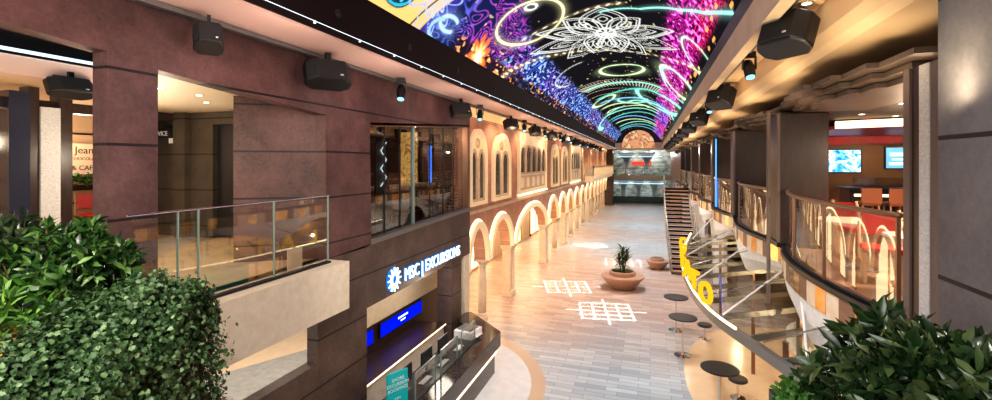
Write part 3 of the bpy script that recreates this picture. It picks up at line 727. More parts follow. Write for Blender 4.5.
struct('wall_right_far', MB().box(2.6,2.9,44.5,YE,0,7.3), 'copper')
# near pier at the right edge
struct('wall_right', MB().box(1.8,2.5,-3,3.8,3.0,7.27), 'pier')
struct('trim_20', MB().box(2.47,2.64,5.70,5.82,3.85,6.45), 'postwood'); struct('trim_21', MB().box(2.49,2.7,5.57,5.70,3.85,6.45), 'darkwood')
sc = thing('stone_column', 'white rough textured stone column between wooden trims beside the grey wall', 'column', (2.65,5.5,3.85))
MB().box(-.16,.2,-.10,.07,0,2.6).build('shaft', 'whitestone', sc); MB().box(-.15,.1,-.26,-.10,0,2.6).build('wood_trim', 'postwood', sc)
# dark terrace columns
tc = None
for k in range(7):
    lb = '%s dark wood clad column behind the terrace glass counting from the grey pier' % ORD[k]
    if tc is None:
        tc = thing('clad_column', lb, 'column', (2.82,10.7,3.85), 0, 'dark columns along the terrace')
        MB().box(-.42,.42,-.35,.35,0,2.62).build('shaft', 'darkwood', tc, bevel=.01)
        m_ = MB().box(-.45,-.40,-.38,-.33,0,2.62); m_.build('corner_trim', 'postwood', tc)
        MB().box(-.46,.46,-.39,.39,0,.09).build('base', 'black', tc)
    else: dup(tc, (2.82,10.7+5*k,3.85), 0, lb)
pl = thing('steel_pole', 'slim bronze pole rising from the canopy past the terrace glass to the ceiling', 'pole', (2.16,10.05,2.8))
MB().tube([(0,0,0),(0,0,3.7)], .035, 10).build('shaft', 'postwood', pl); MB().lathe([(.06,0),(.06,.05),(.04,.08)],0,0,0,12).build('base', 'postwood', pl)
pl2 = thing('blue_light_column', 'slim column with a glowing blue light line behind the far terrace glass', 'column', (2.25,17.9,3.85))
MB().box(-.05,.05,0,.1,0,2.6).build('shaft', 'black', pl2); MB().box(-.055,-.02,-.012,0,.1,2.5).build('light_strip', 'bluestrip', pl2)
# ---- terrace railings, one per bay
def railing(ya, yb, label):
    t = thing('terrace_railing', label, 'railing', (0,ya,3.88), 0, 'curved glass railings of the terrace')
    n = 24; Q = [ya+(yb-ya)*i/n for i in range(n+1)]
    def bx(y): 
        t_ = (y-ya)/(yb-ya); return edge_x(y)+.10
    m_ = MB(); 
    m_.strip([(bx(y),y-ya,0) for y in Q], [(bx(y),y-ya,1.04) for y in Q]); m_.build('glass_panel', 'glass', t, smooth=True)
    m_ = MB(); m_.tube([(bx(y),y-ya,1.07) for y in Q], .032, 8); m_.build('handrail', 'copper', t, smooth=True)
    m_ = MB(); m_.tube([(bx(y),y-ya,.02) for y in Q], .025, 6); m_.build('bottom_rail', 'black', t)
    for k in range(0,4):
        y = ya+(yb-ya)*k/3; y = min(max(y, ya+.03), yb-.03)
        MB().box(bx(y)-.018,bx(y)+.018,y-ya-.018,y-ya+.018,0,1.05).build('post', 'copper', t)
for k in range(7):
    ya = 5.6+5*k; railing(max(ya,5.9) if k == 0 else ya, ya+4.8, '%s bowed glass terrace railing counting from the grey pier' % ORD[k])
# ================================================================== TERRACE FURNITURE
def chair(label, loc, rz, seat='red', group='dining chairs on the terrace'):
    t = thing('dining_chair', label, 'chair', loc, rz, group)
    MB().box(-.23,.23,-.23,.23,.42,.50).build('seat', seat, t, bevel=.02)
    for sx in (-1,1):
        MB().bar((sx*.2,.2,0),(sx*.2,.2,.42),.04,.04).build('leg', 'chairwood', t)
        MB().bar((sx*.2,-.22,0),(sx*.2,-.2,.42),.04,.04).build('leg', 'chairwood', t)
        MB().tube([(sx*.22,-.20,.42),(sx*.23,-.24,.7),(sx*.22,-.31,.98)], .022, 6).build('back_post', 'chairwood', t)
    m_ = MB(); m_.prism([(-.2,.62),(.2,.62),(.2,.95),(-.2,.95)], 'y', -.29, -.255); m_.build('backrest', seat, t, bevel=.01)
    return t
def ctable(label, loc, s=1.0):
    t = thing('dining_table', label, 'table', loc, 0, 'cream topped tables on the terrace')
    MB().prism([(.42*s*(1 if abs(math.cos(a))>0 else 1)*max(-1,min(1,1.25*math.cos(a))), .42*s*max(-1,min(1,1.25*math.sin(a)))) for a in np.linspace(0,2*PI,32,endpoint=False)], 'z', .72, .755).build('tabletop', 'tabletop', t)
    MB().tube([(0,0,.03),(0,0,.72)], .035, 10).build('pedestal', 'steel', t); MB().lathe([(.24,0),(.24,.02),(.04,.04)],0,0,0,20).build('base', 'steel', t)
    return t
ctable('cream table just behind the near terrace glass, beside the stone column', (3.30,6.9,3.85), 1.1)
ctable('second cream table behind the near bay of terrace glass', (3.15,8.6,3.85), 1.2)
ctable('third cream table, deepest in the near bay by the dark column', (4.2,9.7,3.85), 1.2)
chair('red seated chair with pale wooden frame nearest the stone column', (3.05,7.75,3.85), R(165))
chair('red seated chair facing the deeper cream table of the near bay', (3.95,8.55,3.85), R(10))
chair('red seated chair with its back to the near dark column', (3.55,9.9,3.85), R(-60))
for k in range(1,4):
    ctable('cream table in the %s bay of the terrace from the grey pier' % ORD[k], (3.3,7.9+5*k,3.85), 1.1)
    chair('red seated chair on the grey pier side of the table in the %s terrace bay' % ORD[k], (3.3,7.2+5*k,3.85), 0)
    chair('red seated chair on the far side of the table in the %s terrace bay' % ORD[k], (3.3,8.7+5*k,3.85), PI)
# bar with stools, screens and red bulkhead
bar = thing('bar_counter', 'long black topped bar counter below the screens in the terrace restaurant', 'bar counter', (6.0,13.6,3.85))
MB().box(-1.4,2.6,-.25,.35,0,1.0).build('counter_body', 'darkwood', bar); MB().box(-1.5,2.7,-.42,.45,1.0,1.06).build('counter_top', 'black', bar)
m_ = MB().box(-1.3,2.5,-.27,-.25,.84,.9); m_.build('light_strip', 'warmsoft', bar)
m_ = MB().box(-1.1,2.4,.15,.42,1.06,1.28); m_.build('display_case', 'glassdark', bar)
s0 = None
for k in range(7):
    lb = '%s brown leather bar stool along the black bar, counting from the dark column' % ORD[k]
    loc = (4.75+k*.52,12.75,3.85)
    if s0 is None:
        s0 = thing('bar_stool', lb, 'stool', loc, 0, 'bar stools at the black bar')
        MB().box(-.19,.19,-.19,.19,.68,.76).build('seat', 'bronzechair', s0, bevel=.02); MB().box(-.2,.2,-.22,-.17,.72,1.08).build('backrest', 'bronzechair', s0, bevel=.02)
        for a, b_ in ((-1,-1),(1,-1),(-1,1),(1,1)): MB().bar((a*.18,b_*.18,0),(a*.15,b_*.15,.68),.03,.03).build('leg', 'chairwood', s0)
        MB().tube([(-.16,.17,.28),(.16,.17,.28)], .012, 6).build('footrest', 'steel', s0)
    else: dup(s0, loc, 0, lb)
struct('wall_bar', MB().box(4.3,9.4,16.5,16.7,3.85,6.45), pbr('amber_brown_wall', (.34,.17,.09), .5, col2=(.42,.23,.13), scale=2))
struct('trim_22', MB().box(4.3,9.4,16.2,16.5,6.05,6.45), 'redceil')
struct('trim_23', MB().prism([(4.0,12.4),(9.4,10.2),(9.4,16.5),(4.0,16.5)], 'z', 6.28, 6.36), 'redceil')
struct('trim_24', MB().prism([(4.0,12.3),(9.4,10.1),(9.4,10.2),(4.0,12.4)], 'z', 6.28, 6.44), 'warmsoft')
M['tvpic'] = picture_mat('tv_picture', [(.3,(.02,.12,.5)),(.45,(.1,.5,.95)),(.55,(.8,.9,1)),(.62,(.95,.5,.15)),(.75,(.05,.1,.35))], 4.5, 1.5)
tv = thing('wall_tv', 'large wall screen with a bright blue and orange picture above the bar', 'screen', (5.42,16.46,5.2))
f_ = MB().box(-.55,.55,-.05,.02,0,.72).build('frame', 'black', tv); MB().box(-.52,.52,-.056,-.05,.03,.69).build('screen', 'tvpic', f_)
tv = thing('wall_tv', 'smaller wall screen with a pale blue picture and white bars above the bar', 'screen', (6.85,16.46,5.32))
MB().box(-.32,.32,-.05,.02,0,.66).build('frame', 'black', tv); MB().box(-.29,.29,-.056,-.05,.03,.63).build('screen', pbr('pale_screen', (.1,.2,.3), .3, emit=(.15,.4,.6), estr=1.2), tv)
m_ = MB(); m_.box(-.2,.2,-.06,-.056,.38,.48); m_.box(-.15,.15,-.06,-.056,.26,.31); m_.box(-.22,.22,-.06,-.056,.12,.2); m_.build('white_bars', 'whitetext', tv)
d0 = None
def downlight(label, loc, group):
    global d0
    if d0 is None:
        d0 = thing('downlight', label, 'downlight', loc, 0, group)
        m_ = MB(); m_.ring([(.07*math.cos(a),.07*math.sin(a)) for a in np.linspace(0,2*PI,16,endpoint=False)], [(.05*math.cos(a),.05*math.sin(a)) for a in np.linspace(0,2*PI,16,endpoint=False)], 'z', -.012, .0); m_.build('trim_ring', 'steel', d0)
        MB().lathe([(.05,-.008),(.05,-.002)],0,0,0,16).build('lens', 'downl', d0)
    else: dup(d0, loc, 0, label, group)
for k, (x, y) in enumerate([(3.6,8.0),(3.9,9.2),(4.4,8.2),(4.0,11.0),(5.0,10.2),(4.8,11.6)]):
    downlight('%s recessed downlight in the dark terrace ceiling from the grey pier' % ORD[k], (x,y,6.478), 'terrace downlights')
for k, (x, y) in enumerate([(-8.0,5.2),(-7.7,6.3),(-9.3,6.0),(-6.9,4.9),(-7.0,5.6)]):
    downlight('%s recessed downlight in the beige lobby ceiling, counted from the back wall' % ORD[k], (x,y,6.615), 'lobby downlights')
for k, y in enumerate([5.2,8.6,12,15.4,18.8,22.2]):
    downlight('%s recessed downlight in the tan soffit over the terrace edge' % ORD[k], (1.78,y+1.2,7.418), 'soffit downlights')
# ================================================================== CANOPY, SIGN, STAIRS
CE = [(2.15,6.1),(1.88,7.04),(1.55,8.0),(1.15,9.2),(.95,10.4),(.88,11.6),(.86,13.0),(.92,14.5),(1.1,16.2),(1.32,17.8),(1.55,19.4)]
def cat(pts, n):
    out = []
    P_ = [Vector((p[0],p[1],0)) for p in pts]; P_ = [2*P_[0]-P_[1]]+P_+[2*P_[-1]-P_[-2]]
    for i in range(1, len(P_)-2):
        for j in range(n):
            t_ = j/n; a, b_, c_, d = P_[i-1:i+3]
            out.append(.5*((2*b_)+(c_-a)*t_+(2*a-5*b_+4*c_-d)*t_*t_+(3*b_-a-3*c_+d)*t_**3))
    out.append(P_[-2]); return out
CP = cat(CE, 5); ZC = 2.72
cn = thing('glass_canopy', 'curved steel and glass canopy projecting below the terrace over the gelato counter', 'canopy', (0,0,0))
m_ = MB(); m_.strip([(p.x+.02,p.y,ZC+.02) for p in CP], [(3.1,6.1+(19.4-6.1)*i/(len(CP)-1),ZC+.12) for i in range(len(CP))]); m_.build('glass_roof', 'canopyglass', cn)
m_ = MB(); n = len(CP)
o_ = [(p.x-.05,p.y) for p in CP]; i_ = [(p.x+.05,p.y) for p in CP]
m_.ring(o_, i_, 'z', ZC-.14, ZC+.02, closed=False); m_.build('rim', 'greymetal', cn)
m_ = MB(); m_.tube([(p.x-.045,p.y,ZC+.045) for p in CP[12:]], .022, 6); m_.build('light_strip', 'warm', cn)
for k in range(3, n, 4):
    p = CP[k]; y2 = 6.1+(19.4-6.1)*k/(n-1)
    MB().bar((p.x,p.y,ZC-.03),(3.1,y2+.15,ZC+.05),.05,.10).build('beam', 'greymetal', cn)
for k in (5,15,25,36,46):
    p = CP[k]; yt = p.y+1.1
    MB().tube([(p.x+.1,p.y,ZC+.03),(edge_x(yt)+.05,yt,3.42)], .018, 6).build('tie_rod', 'paper', cn)
for k in (10,20,31,42):
    p = CP[k]; yt = p.y-1.0
    MB().tube([(p.x+.1,p.y,ZC+.03),(edge_x(yt)+.05,yt,3.42)], .013, 6).build('tie_rod', 'steel', cn)
for k, (x, y) in enumerate([(2.0,8.2),(2.55,9.6),(2.55,13.5),(2.3,17.5)]):
    MB().tube([(x,y,0),(x,y,ZC)], .045, 10).build('support_post', 'copper', cn)
gs = thing('gelato_sign', 'glowing yellow letters standing along the rim of the curved glass canopy', 'sign', (0,0,0))
for ch, y, x in zip('OTALEG', [9.75,10.75,11.8,12.95,14.1,15.4], [1.05,.93,.87,.86,.91,1.0]):
    o = text_mesh('letter', ch, .60, 'yellow', gs, Matrix.Translation((x-.03,y,ZC+.06))@Matrix.Rotation(R(20),4,'Z')@face_mx(0,0,0), .03, .012, sx=1.1)
    o['label'] = 'yellow letter %s' % ch
MB().tube([(x-.03,y,ZC+.07) for x, y in [(1.12,9.3),(.93,10.75),(.86,11.8),(.86,12.95),(.91,14.1),(1.02,15.8)]], .02, 6).build('mounting_rail', 'steel', gs)
# gelato counter beneath
gc = thing('gelato_counter', 'curved display counter with orange front under the glass canopy', 'counter', (4.0,12.6,0))
pts_o = [(-1.0*math.cos(a)+.3, 2.6*math.sin(a)) for a in np.linspace(-PI/2,PI/2,20)]; pts_i = [(-.5*math.cos(a)+.3, 2.0*math.sin(a)) for a in np.linspace(-PI/2,PI/2,20)]
m_ = MB(); m_.ring(pts_o, pts_i, 'z', 0, .95, closed=False); m_.build('counter_body', pbr('orange_front', (.65,.28,.08), .4, emit=(.7,.3,.08), estr=.4), gc)
m_ = MB(); m_.ring([(p[0]*1.0-.05,p[1]*1.02) for p in pts_o], pts_i, 'z', .95, 1.0, closed=False); m_.build('counter_top', 'paper', gc)
m_ = MB(); m_.strip([(p[0]+.05,p[1]*.97,1.0) for p in pts_o], [(p[0]+.2,p[1]*.95,1.3) for p in pts_o]); m_.build('glass_guard', 'glass', gc)
MB().box(.9,1.2,-1.5,1.5,0,1.6).build('teal_cabinet', pbr('teal_front', (.02,.3,.3), .3, emit=(.02,.35,.35), estr=.3), gc)
wl = thing('wall_panel', 'orange lit wall panel seen through the glass canopy', 'panel', (5.55,12.5,.1))
MB().box(-.05,0,-4,4,0,2.8).build('panel_face', pbr('amber_panel', (.75,.42,.18), .4, emit=(.9,.5,.2), estr=.7), wl); m_ = MB()
for k in range(7): m_.box(-.07,-.05,-4+k*1.3,-3.9+k*1.3,0,2.8)
m_.build('batten', 'copper', wl)
# low wall/portal next to stairs
pt = MB(); outer = [(20.2,0),(20.2,3.44),(30,3.44),(30,0)]
def arc(c, a, b_, n=16): return [(c+a*math.cos(t_), b_*math.sin(t_)) for t_ in np.linspace(PI,0,n)]
ap = arc(25.2, 1.9, 2.9)
w = MB(); w.prism([(20.2,0)]+[(23.3,0)]+[p for p in ap[:8]]+[(ap[7][0],3.44),(20.2,3.44)], 'x', 2.75, 2.9); w.prism([p for p in ap[7:]]+[(27.1,0),(44.5,0),(44.5,3.44),(ap[7][0],3.44)], 'x', 2.75, 2.9)
struct('wall_right_stair', w, 'white')
struct('door_2', MB().prism([p for p in ap], 'x', 3.1, 3.2), pbr('oxblood_door', (.10,.03,.025), .4))
st = thing('staircase', 'curved open staircase with dark treads climbing to the terrace level', 'staircase', (0,0,0))
NS = 20
def sxy(t_):   # centre line of flight with gentle curve
    return 1.72-.30*math.sin(t_*PI*.6)+.12*t_, 24.2+5.8*t_
for k in range(NS):
    t_ = k/(NS-1); cx, cy = sxy(t_); z = 3.85*(k+1)/NS
    td = MB().box(cx-.68,cx+.68,cy,cy+.34,z-.055,z).build('tread', 'terracotta', st)
    MB().box(cx-.66,cx+.66,cy+.30,cy+.32,z-.0,z+.10).build('riser', 'darkband', td)
for s_ in (-1,1):
    m_ = MB(); Q = [(sxy(i/16)[0]+s_*.72, sxy(i/16)[1]+.1, 3.85*(i/16)) for i in range(17)]
    m_.strip([(a,b_,c_-.22) for a,b_,c_ in Q], [(a,b_,c_+.1) for a,b_,c_ in Q]); m_.strip([(a+.04,b_,c_-.22) for a,b_,c_ in Q], [(a+.04,b_,c_+.1) for a,b_,c_ in Q]); m_.build('stringer', 'copper', st)
    m_ = MB(); m_.strip([(a,b_,c_+.1) for a,b_,c_ in Q], [(a,b_,c_+1.05) for a,b_,c_ in Q]); m_.build('glass_panel', 'glass', st)
    MB().tube([(a,b_,c_+1.08) for a,b_,c_ in Q], .03, 8).build('handrail', 'greymetal', st, smooth=True)
    for i in range(0,17,2): a,b_,c_ = Q[i]; MB().tube([(a,b_,c_-.1),(a,b_,c_+1.08)], .018, 6).build('baluster', 'steel', st)
struct('floor_stair_landing', MB().box(.75,2.8,30.1,33.5,3.6,3.85), 'wood')
lr = thing('landing_railing', 'curved glass railing round the landing at the stair top', 'railing', (1.0,31.5,3.85))
Q = [(-.25+0*i, -1.3+i*.3, 0) for i in range(11)]; m_ = MB(); m_.strip(Q, [(a,b_,1.0) for a,b_,c_ in Q]); m_.build('glass_panel', 'glass', lr)
MB().tube([(a,b_,1.02) for a,b_,c_ in Q], .03, 8).build('handrail', 'greymetal', lr)
# ================================================================== PLANTER BOWLS + TABLES ON THE FLOOR
def blade(mb, base, dirv, ln, wd, bend=.5, n=4, k=0):
    base = Vector(base); d = Vector(dirv).normalized(); up = Vector((0,0,1)); sd = d.cross(up)
    sd = sd.normalized() if sd.length > .01 else Vector((1,0,0))
    A_, B_ = [], []
    for i in range(n+1):
        t_ = i/n; p = base+d*ln*t_+Vector((0,0,-1))*bend*ln*t_*t_*.6; w_ = wd*math.sin(PI*(.12+.88*t_))**.8*(1 if i < n else 0)+.0005
        A_.append(p+sd*w_/2+Vector((0,0,.1*w_))); B_.append(p-sd*w_/2+Vector((0,0,.1*w_)))
    mb.strip(A_, B_, k)
pb = thing('planter_bowl', 'wide round terracotta coloured planter bowl in the middle of the promenade', 'planter', (-1.15,21.0,0))
MB().lathe([(.45,0),(.52,.04),(.85,.42),(.93,.50),(.93,.56),(.62,.58)],0,0,0,40).build('bowl', 'terracotta', pb, smooth=False)
MB().lathe([(.5,.56),(.55,.60),(.55,.74),(.48,.76),(.45,.70)],0,0,0,32).build('inner_pot', 'terracotta', pb); MB().lathe([(.45,.68),(.45,.70)],0,0,0,24).build('soil', 'soil', pb)
pp = thing('spiky_plant', 'dark spiky yucca plant growing in the middle planter bowl', 'plant', (-1.15,21.0,.7))
m_ = MB(); m2 = MB()
for (x, y, h) in [(0,0,1.05),(.16,.05,.85),(-.14,-.04,.7),(.05,-.12,.55)]:
    m2.tube([(x*.5,y*.5,0),(x,y,h)], .025, 6)
    for i in range(46):
        a = rnd.uniform(0,2*PI); e_ = rnd.uniform(-.3,1.3); zz = h-rnd.uniform(0,.42)
        blade(m_, (x,y,zz), (math.cos(a)*math.cos(e_),math.sin(a)*math.cos(e_),math.sin(e_)), rnd.uniform(.30,.48), .055, .35)
m2.build('stem', 'bark', pp); m_.build('foliage', 'leaf_shrub', pp)
m_ = MB()
for i in range(90):
    a = rnd.uniform(0,2*PI); r_ = rnd.uniform(.1,.4); e_ = rnd.uniform(.1,1.2)
    blade(m_, (r_*math.cos(a),r_*math.sin(a),0), (math.cos(a)*math.cos(e_),math.sin(a)*math.cos(e_),math.sin(e_)), rnd.uniform(.16,.3), .05, .8)
m_.build('low_leaves', 'leaf_small', pp)
pb = dup(pb, (.36,25.4,0), 0, 'smaller terracotta coloured planter bowl at the foot of the staircase', scale=(.62,.62,.75)); 
T0 = None
for lb, x, y in [('round black high table furthest from the plants, nearest the stair',.81,16.2),('round black high table, middle of the three by the canopy',.89,14.16),('round black high table nearest the leafy shrub',1.42,10.89)]:
    if T0 is None:
        T0 = thing('high_table', lb, 'table', (x,y,0), 0, 'round high tables beside the canopy')
        MB().lathe([(.37,1.07),(.385,1.08),(.385,1.10),(.37,1.105)],0,0,0,40).build('tabletop', 'tablegrey', T0); MB().tube([(0,0,.03),(0,0,1.07)], .028, 10).build('pole', 'chrome', T0)
        MB().lathe([(.24,0),(.24,.015),(.05,.035)],0,0,0,30).build('base', 'chrome', T0)
    else: dup(T0, (x,y,0), 0, lb)
S0 = None
for lb, x, y in [('low dark round stool on the cream floor behind the middle high table',1.62,15.7),('low dark round stool beside the high table nearest the shrub',1.95,12.0)]:
    if S0 is None:
        S0 = thing('low_stool', lb, 'stool', (x,y,0), 0, 'low stools on the cream floor')
        MB().lathe([(.19,.40),(.21,.42),(.21,.46),(.19,.48)],0,0,0,28).build('seat', 'tablegrey', S0); MB().tube([(0,0,.02),(0,0,.40)], .03, 8).build('pole', 'chrome', S0); MB().lathe([(.17,0),(.17,.015),(.03,.03)],0,0,0,24).build('base', 'chrome', S0)
    else: dup(S0, (x,y,0), 0, lb)
# ================================================================== LEFT BALCONY, SHOP, COUNTER
bl = MB().box(-4.98,-4.8,1.6,6.56,3.06,3.85); bl.box(-5.25,-4.98,1.6,6.56,3.60,3.85); bl.box(-5.25,-4.98,6.4,6.56,3.06,3.6)
struct('wall_balcony_front', bl, 'block')
br_ = thing('balcony_railing', 'frameless glass railing with steel posts on the pale balcony block', 'railing', (-5.05,4.0,3.85))
def gl(y0, y1): MB().box(-.008,.008,y0-4,y1-4,.03,1.08).build('glass_panel', 'glass', br_)
gl(3.3,4.0); gl(4.06,5.15); gl(5.21,6.30)
for y in (3.78,4.03,5.18,6.33): MB().box(-.012,.012,y-4-.007,y-4+.007,.0,1.1).build('glass_post', 'glassgreen', br_)
MB().tube([(0,-.75,1.11),(0,2.36,1.11)], .011, 8).build('handrail', 'chrome', br_); MB().box(-.04,.04,-.75,2.36,0,.035).build('base_channel', 'black', br_)
ps = MB().box(-.01,.01,-.15,.15,0,.32).build('notice_card', 'tabletop'); ps.location = (-5.2,5.75,3.86); tag(ps, 'small cream notice card standing behind the balcony glass', 'notice')
# upper shop window with lounge inside
sw = thing('shop_window', 'large slanted lounge window in the plum wall with copper corner frame', 'window', (-5.42,7.85,3.9))
MB().prism([(.03,.05),(5.28,.2),(5.28,2.72),(-.0,2.36)], 'x', 0, .015).build('glass_panel', 'glassdark', sw)
m_ = MB().prism([(0,-.02),(5.3,.14),(5.3,.24),(0,.08)], 'x', -.03, .19); m_.build('sill', 'greymetal', sw)
m_ = MB().prism([(0,2.33),(5.3,2.69),(5.3,2.76),(0,2.40)], 'x', -.03, .17); m_.box(-.03,.17,5.12,5.30,.1,2.74); swf = m_.build('frame', 'copper', sw)
MB().box(-.02,.05,1.95,2.03,.1,2.52).build('mullion', 'glassgreen', sw)
for y in (.75,1.4,2.9,3.7,4.4): MB().box(-.01,.025,y,y+.018,.1,2.4+y*.06).build('glazing_bar', 'black', swf)
struct('wall_lounge_back', MB().box(-11.0,-10.8,6.69,20,3.85,6.9), 'inner')
struct('wall_lounge_side', MB().box(-11.0,-5.7,7.8,7.86,3.86,6.9), 'inner')
struct('ceiling_lounge', MB().box(-11,-5.7,7.86,13.1,6.75,6.85), 'terrceil')
bo = thing('curved_booth', 'long reddish brown booth bench with cream topped ledge inside the lounge window', 'bench', (-6.6,10.6,3.86))
MB().box(-.35,.1,-2.2,2.6,.35,.95).build('backrest', 'bronzechair', bo, bevel=.04); MB().box(-.40,.15,-2.25,2.65,.95,1.02).build('ledge', 'tabletop', bo); MB().box(.1,.5,-2.2,2.6,.3,.48).build('seat', 'bronzechair', bo, bevel=.03)
MB().box(-.3,.45,-2.1,2.5,0,.3).build('plinth', 'black', bo)
for k in range(6):
    t = thing('lounge_chair', '%s dark slim chair along the lounge window from its left end' % ORD[k], 'chair', (-5.95,8.5+k*.8,3.86), 0, 'chairs behind the lounge window')
    MB().box(-.2,.2,-.2,.2,.43,.5).build('seat', 'black', t); MB().box(.16,.2,-.19,.19,.5,.92).build('backrest', 'black', t)
    for a, b_ in ((-1,-1),(1,-1),(-1,1),(1,1)): MB().bar((a*.17,b_*.17,0),(a*.17,b_*.17,.43),.03,.03).build('leg', 'black', t)
ap_ = thing('art_panel', 'tall backlit gold art panel inside the lounge', 'artwork', (-8.2,14.6,4.2))
struct('wall_lounge_end', MB().box(-11,-5.86,15.0,15.1,3.86,6.9), 'inner')
struct('floor_lounge_end', MB().box(-11,-5.86,13.1,15.1,3.92,3.98), 'wood')
MB().box(-.35,.35,0,.05,0,2.4).build('panel_face', picture_mat('gold_art', [(.3,(.35,.14,.03)),(.5,(.95,.55,.16)),(.62,(.25,.1,.03)),(.75,(.8,.5,.2))], 3, .9), ap_); MB().box(-.4,.4,.05,.08,-.05,2.45).build('frame', 'black', ap_)
bs = thing('blue_light_column', 'slim column with glowing blue line inside the lounge window', 'column', (-7.0,14.0,3.98))
MB().box(-.08,.08,-.05,.05,0,2.7).build('shaft', 'black', bs); MB().box(-.05,.05,-.06,-.05,.5,2.1).build('light_strip', 'bluestrip', bs)
zz = thing('zigzag_light', 'white zigzag light line on the dark wall inside the lounge window', 'light', (-6.05,9.55,4.95))
MB().box(-.03,0,-.3,.3,-1.05,1.5).build('back_panel', 'black', zz)
MB().tube([(.03,-.12+(.24 if i % 2 else 0),i*.21) for i in range(6)], .014, 6).build('light_tube', 'signwhite', zz)
wt = MB().lathe([(.06,0),(.06,.02),(.14,.25),(.2,.3)],0,0,0,16)
# excursion sign on fascia
es = thing('illuminated_sign', 'blue glowing white lettered sign with a sun emblem on the plum fascia', 'sign', (FX,10.3,3.0))
text_mesh('halo_lettering', 'MSC | EXCURSIONS', .40, 'signblue', es, face_px(.015,.38,-.14), .004, .022, sx=.90)
text_mesh('lettering', 'MSC | EXCURSIONS', .40, 'signwhite', es, face_px(.05,.38,-.14), .015, 0, sx=.90)
m_ = MB()
for k in range(12):
    a = k*PI/6; m_.bar((.05,-1.62+.15*math.cos(a),.0+.15*math.sin(a)),(.05,-1.62+.26*math.cos(a),.26*math.sin(a)),.03,.03)
m_.ring([(-1.62+.15*math.cos(a),.15*math.sin(a)) for a in np.linspace(0,2*PI,20,endpoint=False)], [(-1.62+.10*math.cos(a),.10*math.sin(a)) for a in np.linspace(0,2*PI,20,endpoint=False)], 'x', .03, .07); m_.build('sun_emblem', 'signwhite', es)
MB().prism([(-1.62+.27*math.cos(a),.27*math.sin(a)) for a in np.linspace(0,2*PI,24,endpoint=False)], 'x', .006, .012).build('emblem_halo', 'signblue', es)
# booth behind the counter
w = MB().box(-6.5,-6.3,7.73,13.1,1.62,3.55); struct('wall_booth_top', w, 'block')
w = MB().box(-6.5,-6.3,7.73,13.1,0,1.62); struct('wall_booth', w, 'darkwood')
struct('wall_booth_side', MB().box(-6.3,-5.47,7.73,7.83,0,3.55), 'darkwood')
w = MB().box(-5.75,-5.3,11.9,12.55,0,2.75); struct('wall_booth_pier', w, 'facade_low')
struct('trim_25', MB().box(-5.7,-5.25,12.75,13.1,0,2.72), 'block')
for k, (ya, yb) in enumerate([(8.5,9.45),(9.74,11.9)]):
    s = thing('blue_screen', ['small deep blue display behind the desk, at the stone pier end','wide deep blue display with a white mark behind the desk'][k], 'screen', (-6.28,(ya+yb)/2,1.2))
    h = (yb-ya)/2; f_ = MB().box(0,.04,-h,h,0,.38).build('frame', 'black', s); MB().box(.04,.05,-h+.03,h-.03,.03,.35).build('screen', 'bluescreen', f_)
    if k: m_ = MB().box(.05,.055,-.25,.25,.22,.27); m_.box(.05,.055,-.12,.12,.13,.17); m_.build('white_mark', 'whitetext', s)
bc = thing('back_counter', 'beige back counter with a white light edge below the blue displays', 'counter', (-5.85,9.4,0))
MB().box(-.4,.35,-1.5,2.4,0,.93).build('counter_body', 'block', bc); MB().box(-.42,.38,-1.43,2.45,.93,.98).build('counter_top', 'darkwood', bc); MB().box(.38,.40,-1.43,2.45,.945,.97).build('light_strip', 'warmdim', bc)
dk = thing('service_desk', 'long dark marble service desk with angled end and glowing strip', 'counter', (0,0,0))
top_o = [(-3.72,7.0),(-3.72,11.5),(-5.05,12.75),(-5.2,12.6),(-5.2,12.1),(-4.75,11.5),(-4.75,7.0)]
low = [(-3.98,7.0),(-3.98,11.35),(-5.1,12.4),(-5.2,12.3),(-4.7,11.4),(-4.7,7.0)]
MB().prism(top_o, 'z', .70, 1.08).build('counter_top', 'marble', dk, bevel=.01)
MB().prism(low, 'z', .58, .70).build('recess', 'black', dk)
MB().prism([(-3.86,7.0),(-3.86,11.42),(-5.08,12.55),(-5.2,12.4),(-4.7,11.4),(-4.7,7.0)], 'z', 0, .56).build('counter_body', 'marble', dk)
MB().box(-3.88,-3.78,7.0,11.35,.565,.63).build('light_strip', 'warmdim', dk)
m_ = MB(); m_.box(-4.72,-4.1,7.3,10.9,1.081,1.10); m_.build('work_surface', 'tablegrey', dk)
for k, y in enumerate([7.6,8.7,9.8]):
    g = thing('glass_screen', '%s clear glass guard on the dark desk from its sign end' % ORD[k], 'glass guard', (-4.12,y,1.10), 0, 'glass guards on the desk')
    MB().box(-.006,.006,0,.85,.0,.5).build('glass_panel', 'glass', g)
    m_ = MB(); 
    for yy in (0,.85): m_.box(-.012,.012,yy-.012,yy+.012,0,.5)
    m_.box(-.012,.012,0,.85,.5,.515); m_.build('edge_trim', 'glassgreen', g)
for k, y in enumerate([7.9,8.8,9.6]):
    g = thing('computer_monitor', '%s black computer monitor on the dark desk from its sign end' % ORD[k], 'monitor', (-4.5,y,1.10), R(0), 'monitors on the desk')
    MB().box(-.015,.015,-.24,.24,.12,.44).build('screen', 'black', g); MB().box(-.02,.02,-.03,.03,0,.14).build('stand', 'greymetal', g); MB().box(-.08,.08,-.1,.1,0,.012).build('base', 'greymetal', g)
for k, y in enumerate([8.35,9.2,10.05]):
    g = thing('keyboard', '%s pale keyboard lying on the dark desk from its sign end' % ORD[k], 'keyboard', (-4.3,y,1.10), 0, 'keyboards on the desk')
    kt = MB().box(-.07,.07,-.2,.2,0,.02).build('key_tray', 'greymetal', g); MB().box(-.055,.055,-.185,.185,.02,.028).build('keys', 'paper', kt)
pr_ = thing('printer', 'white boxy printer near the angled end of the dark desk', 'printer', (-4.4,10.9,1.09), R(-8))
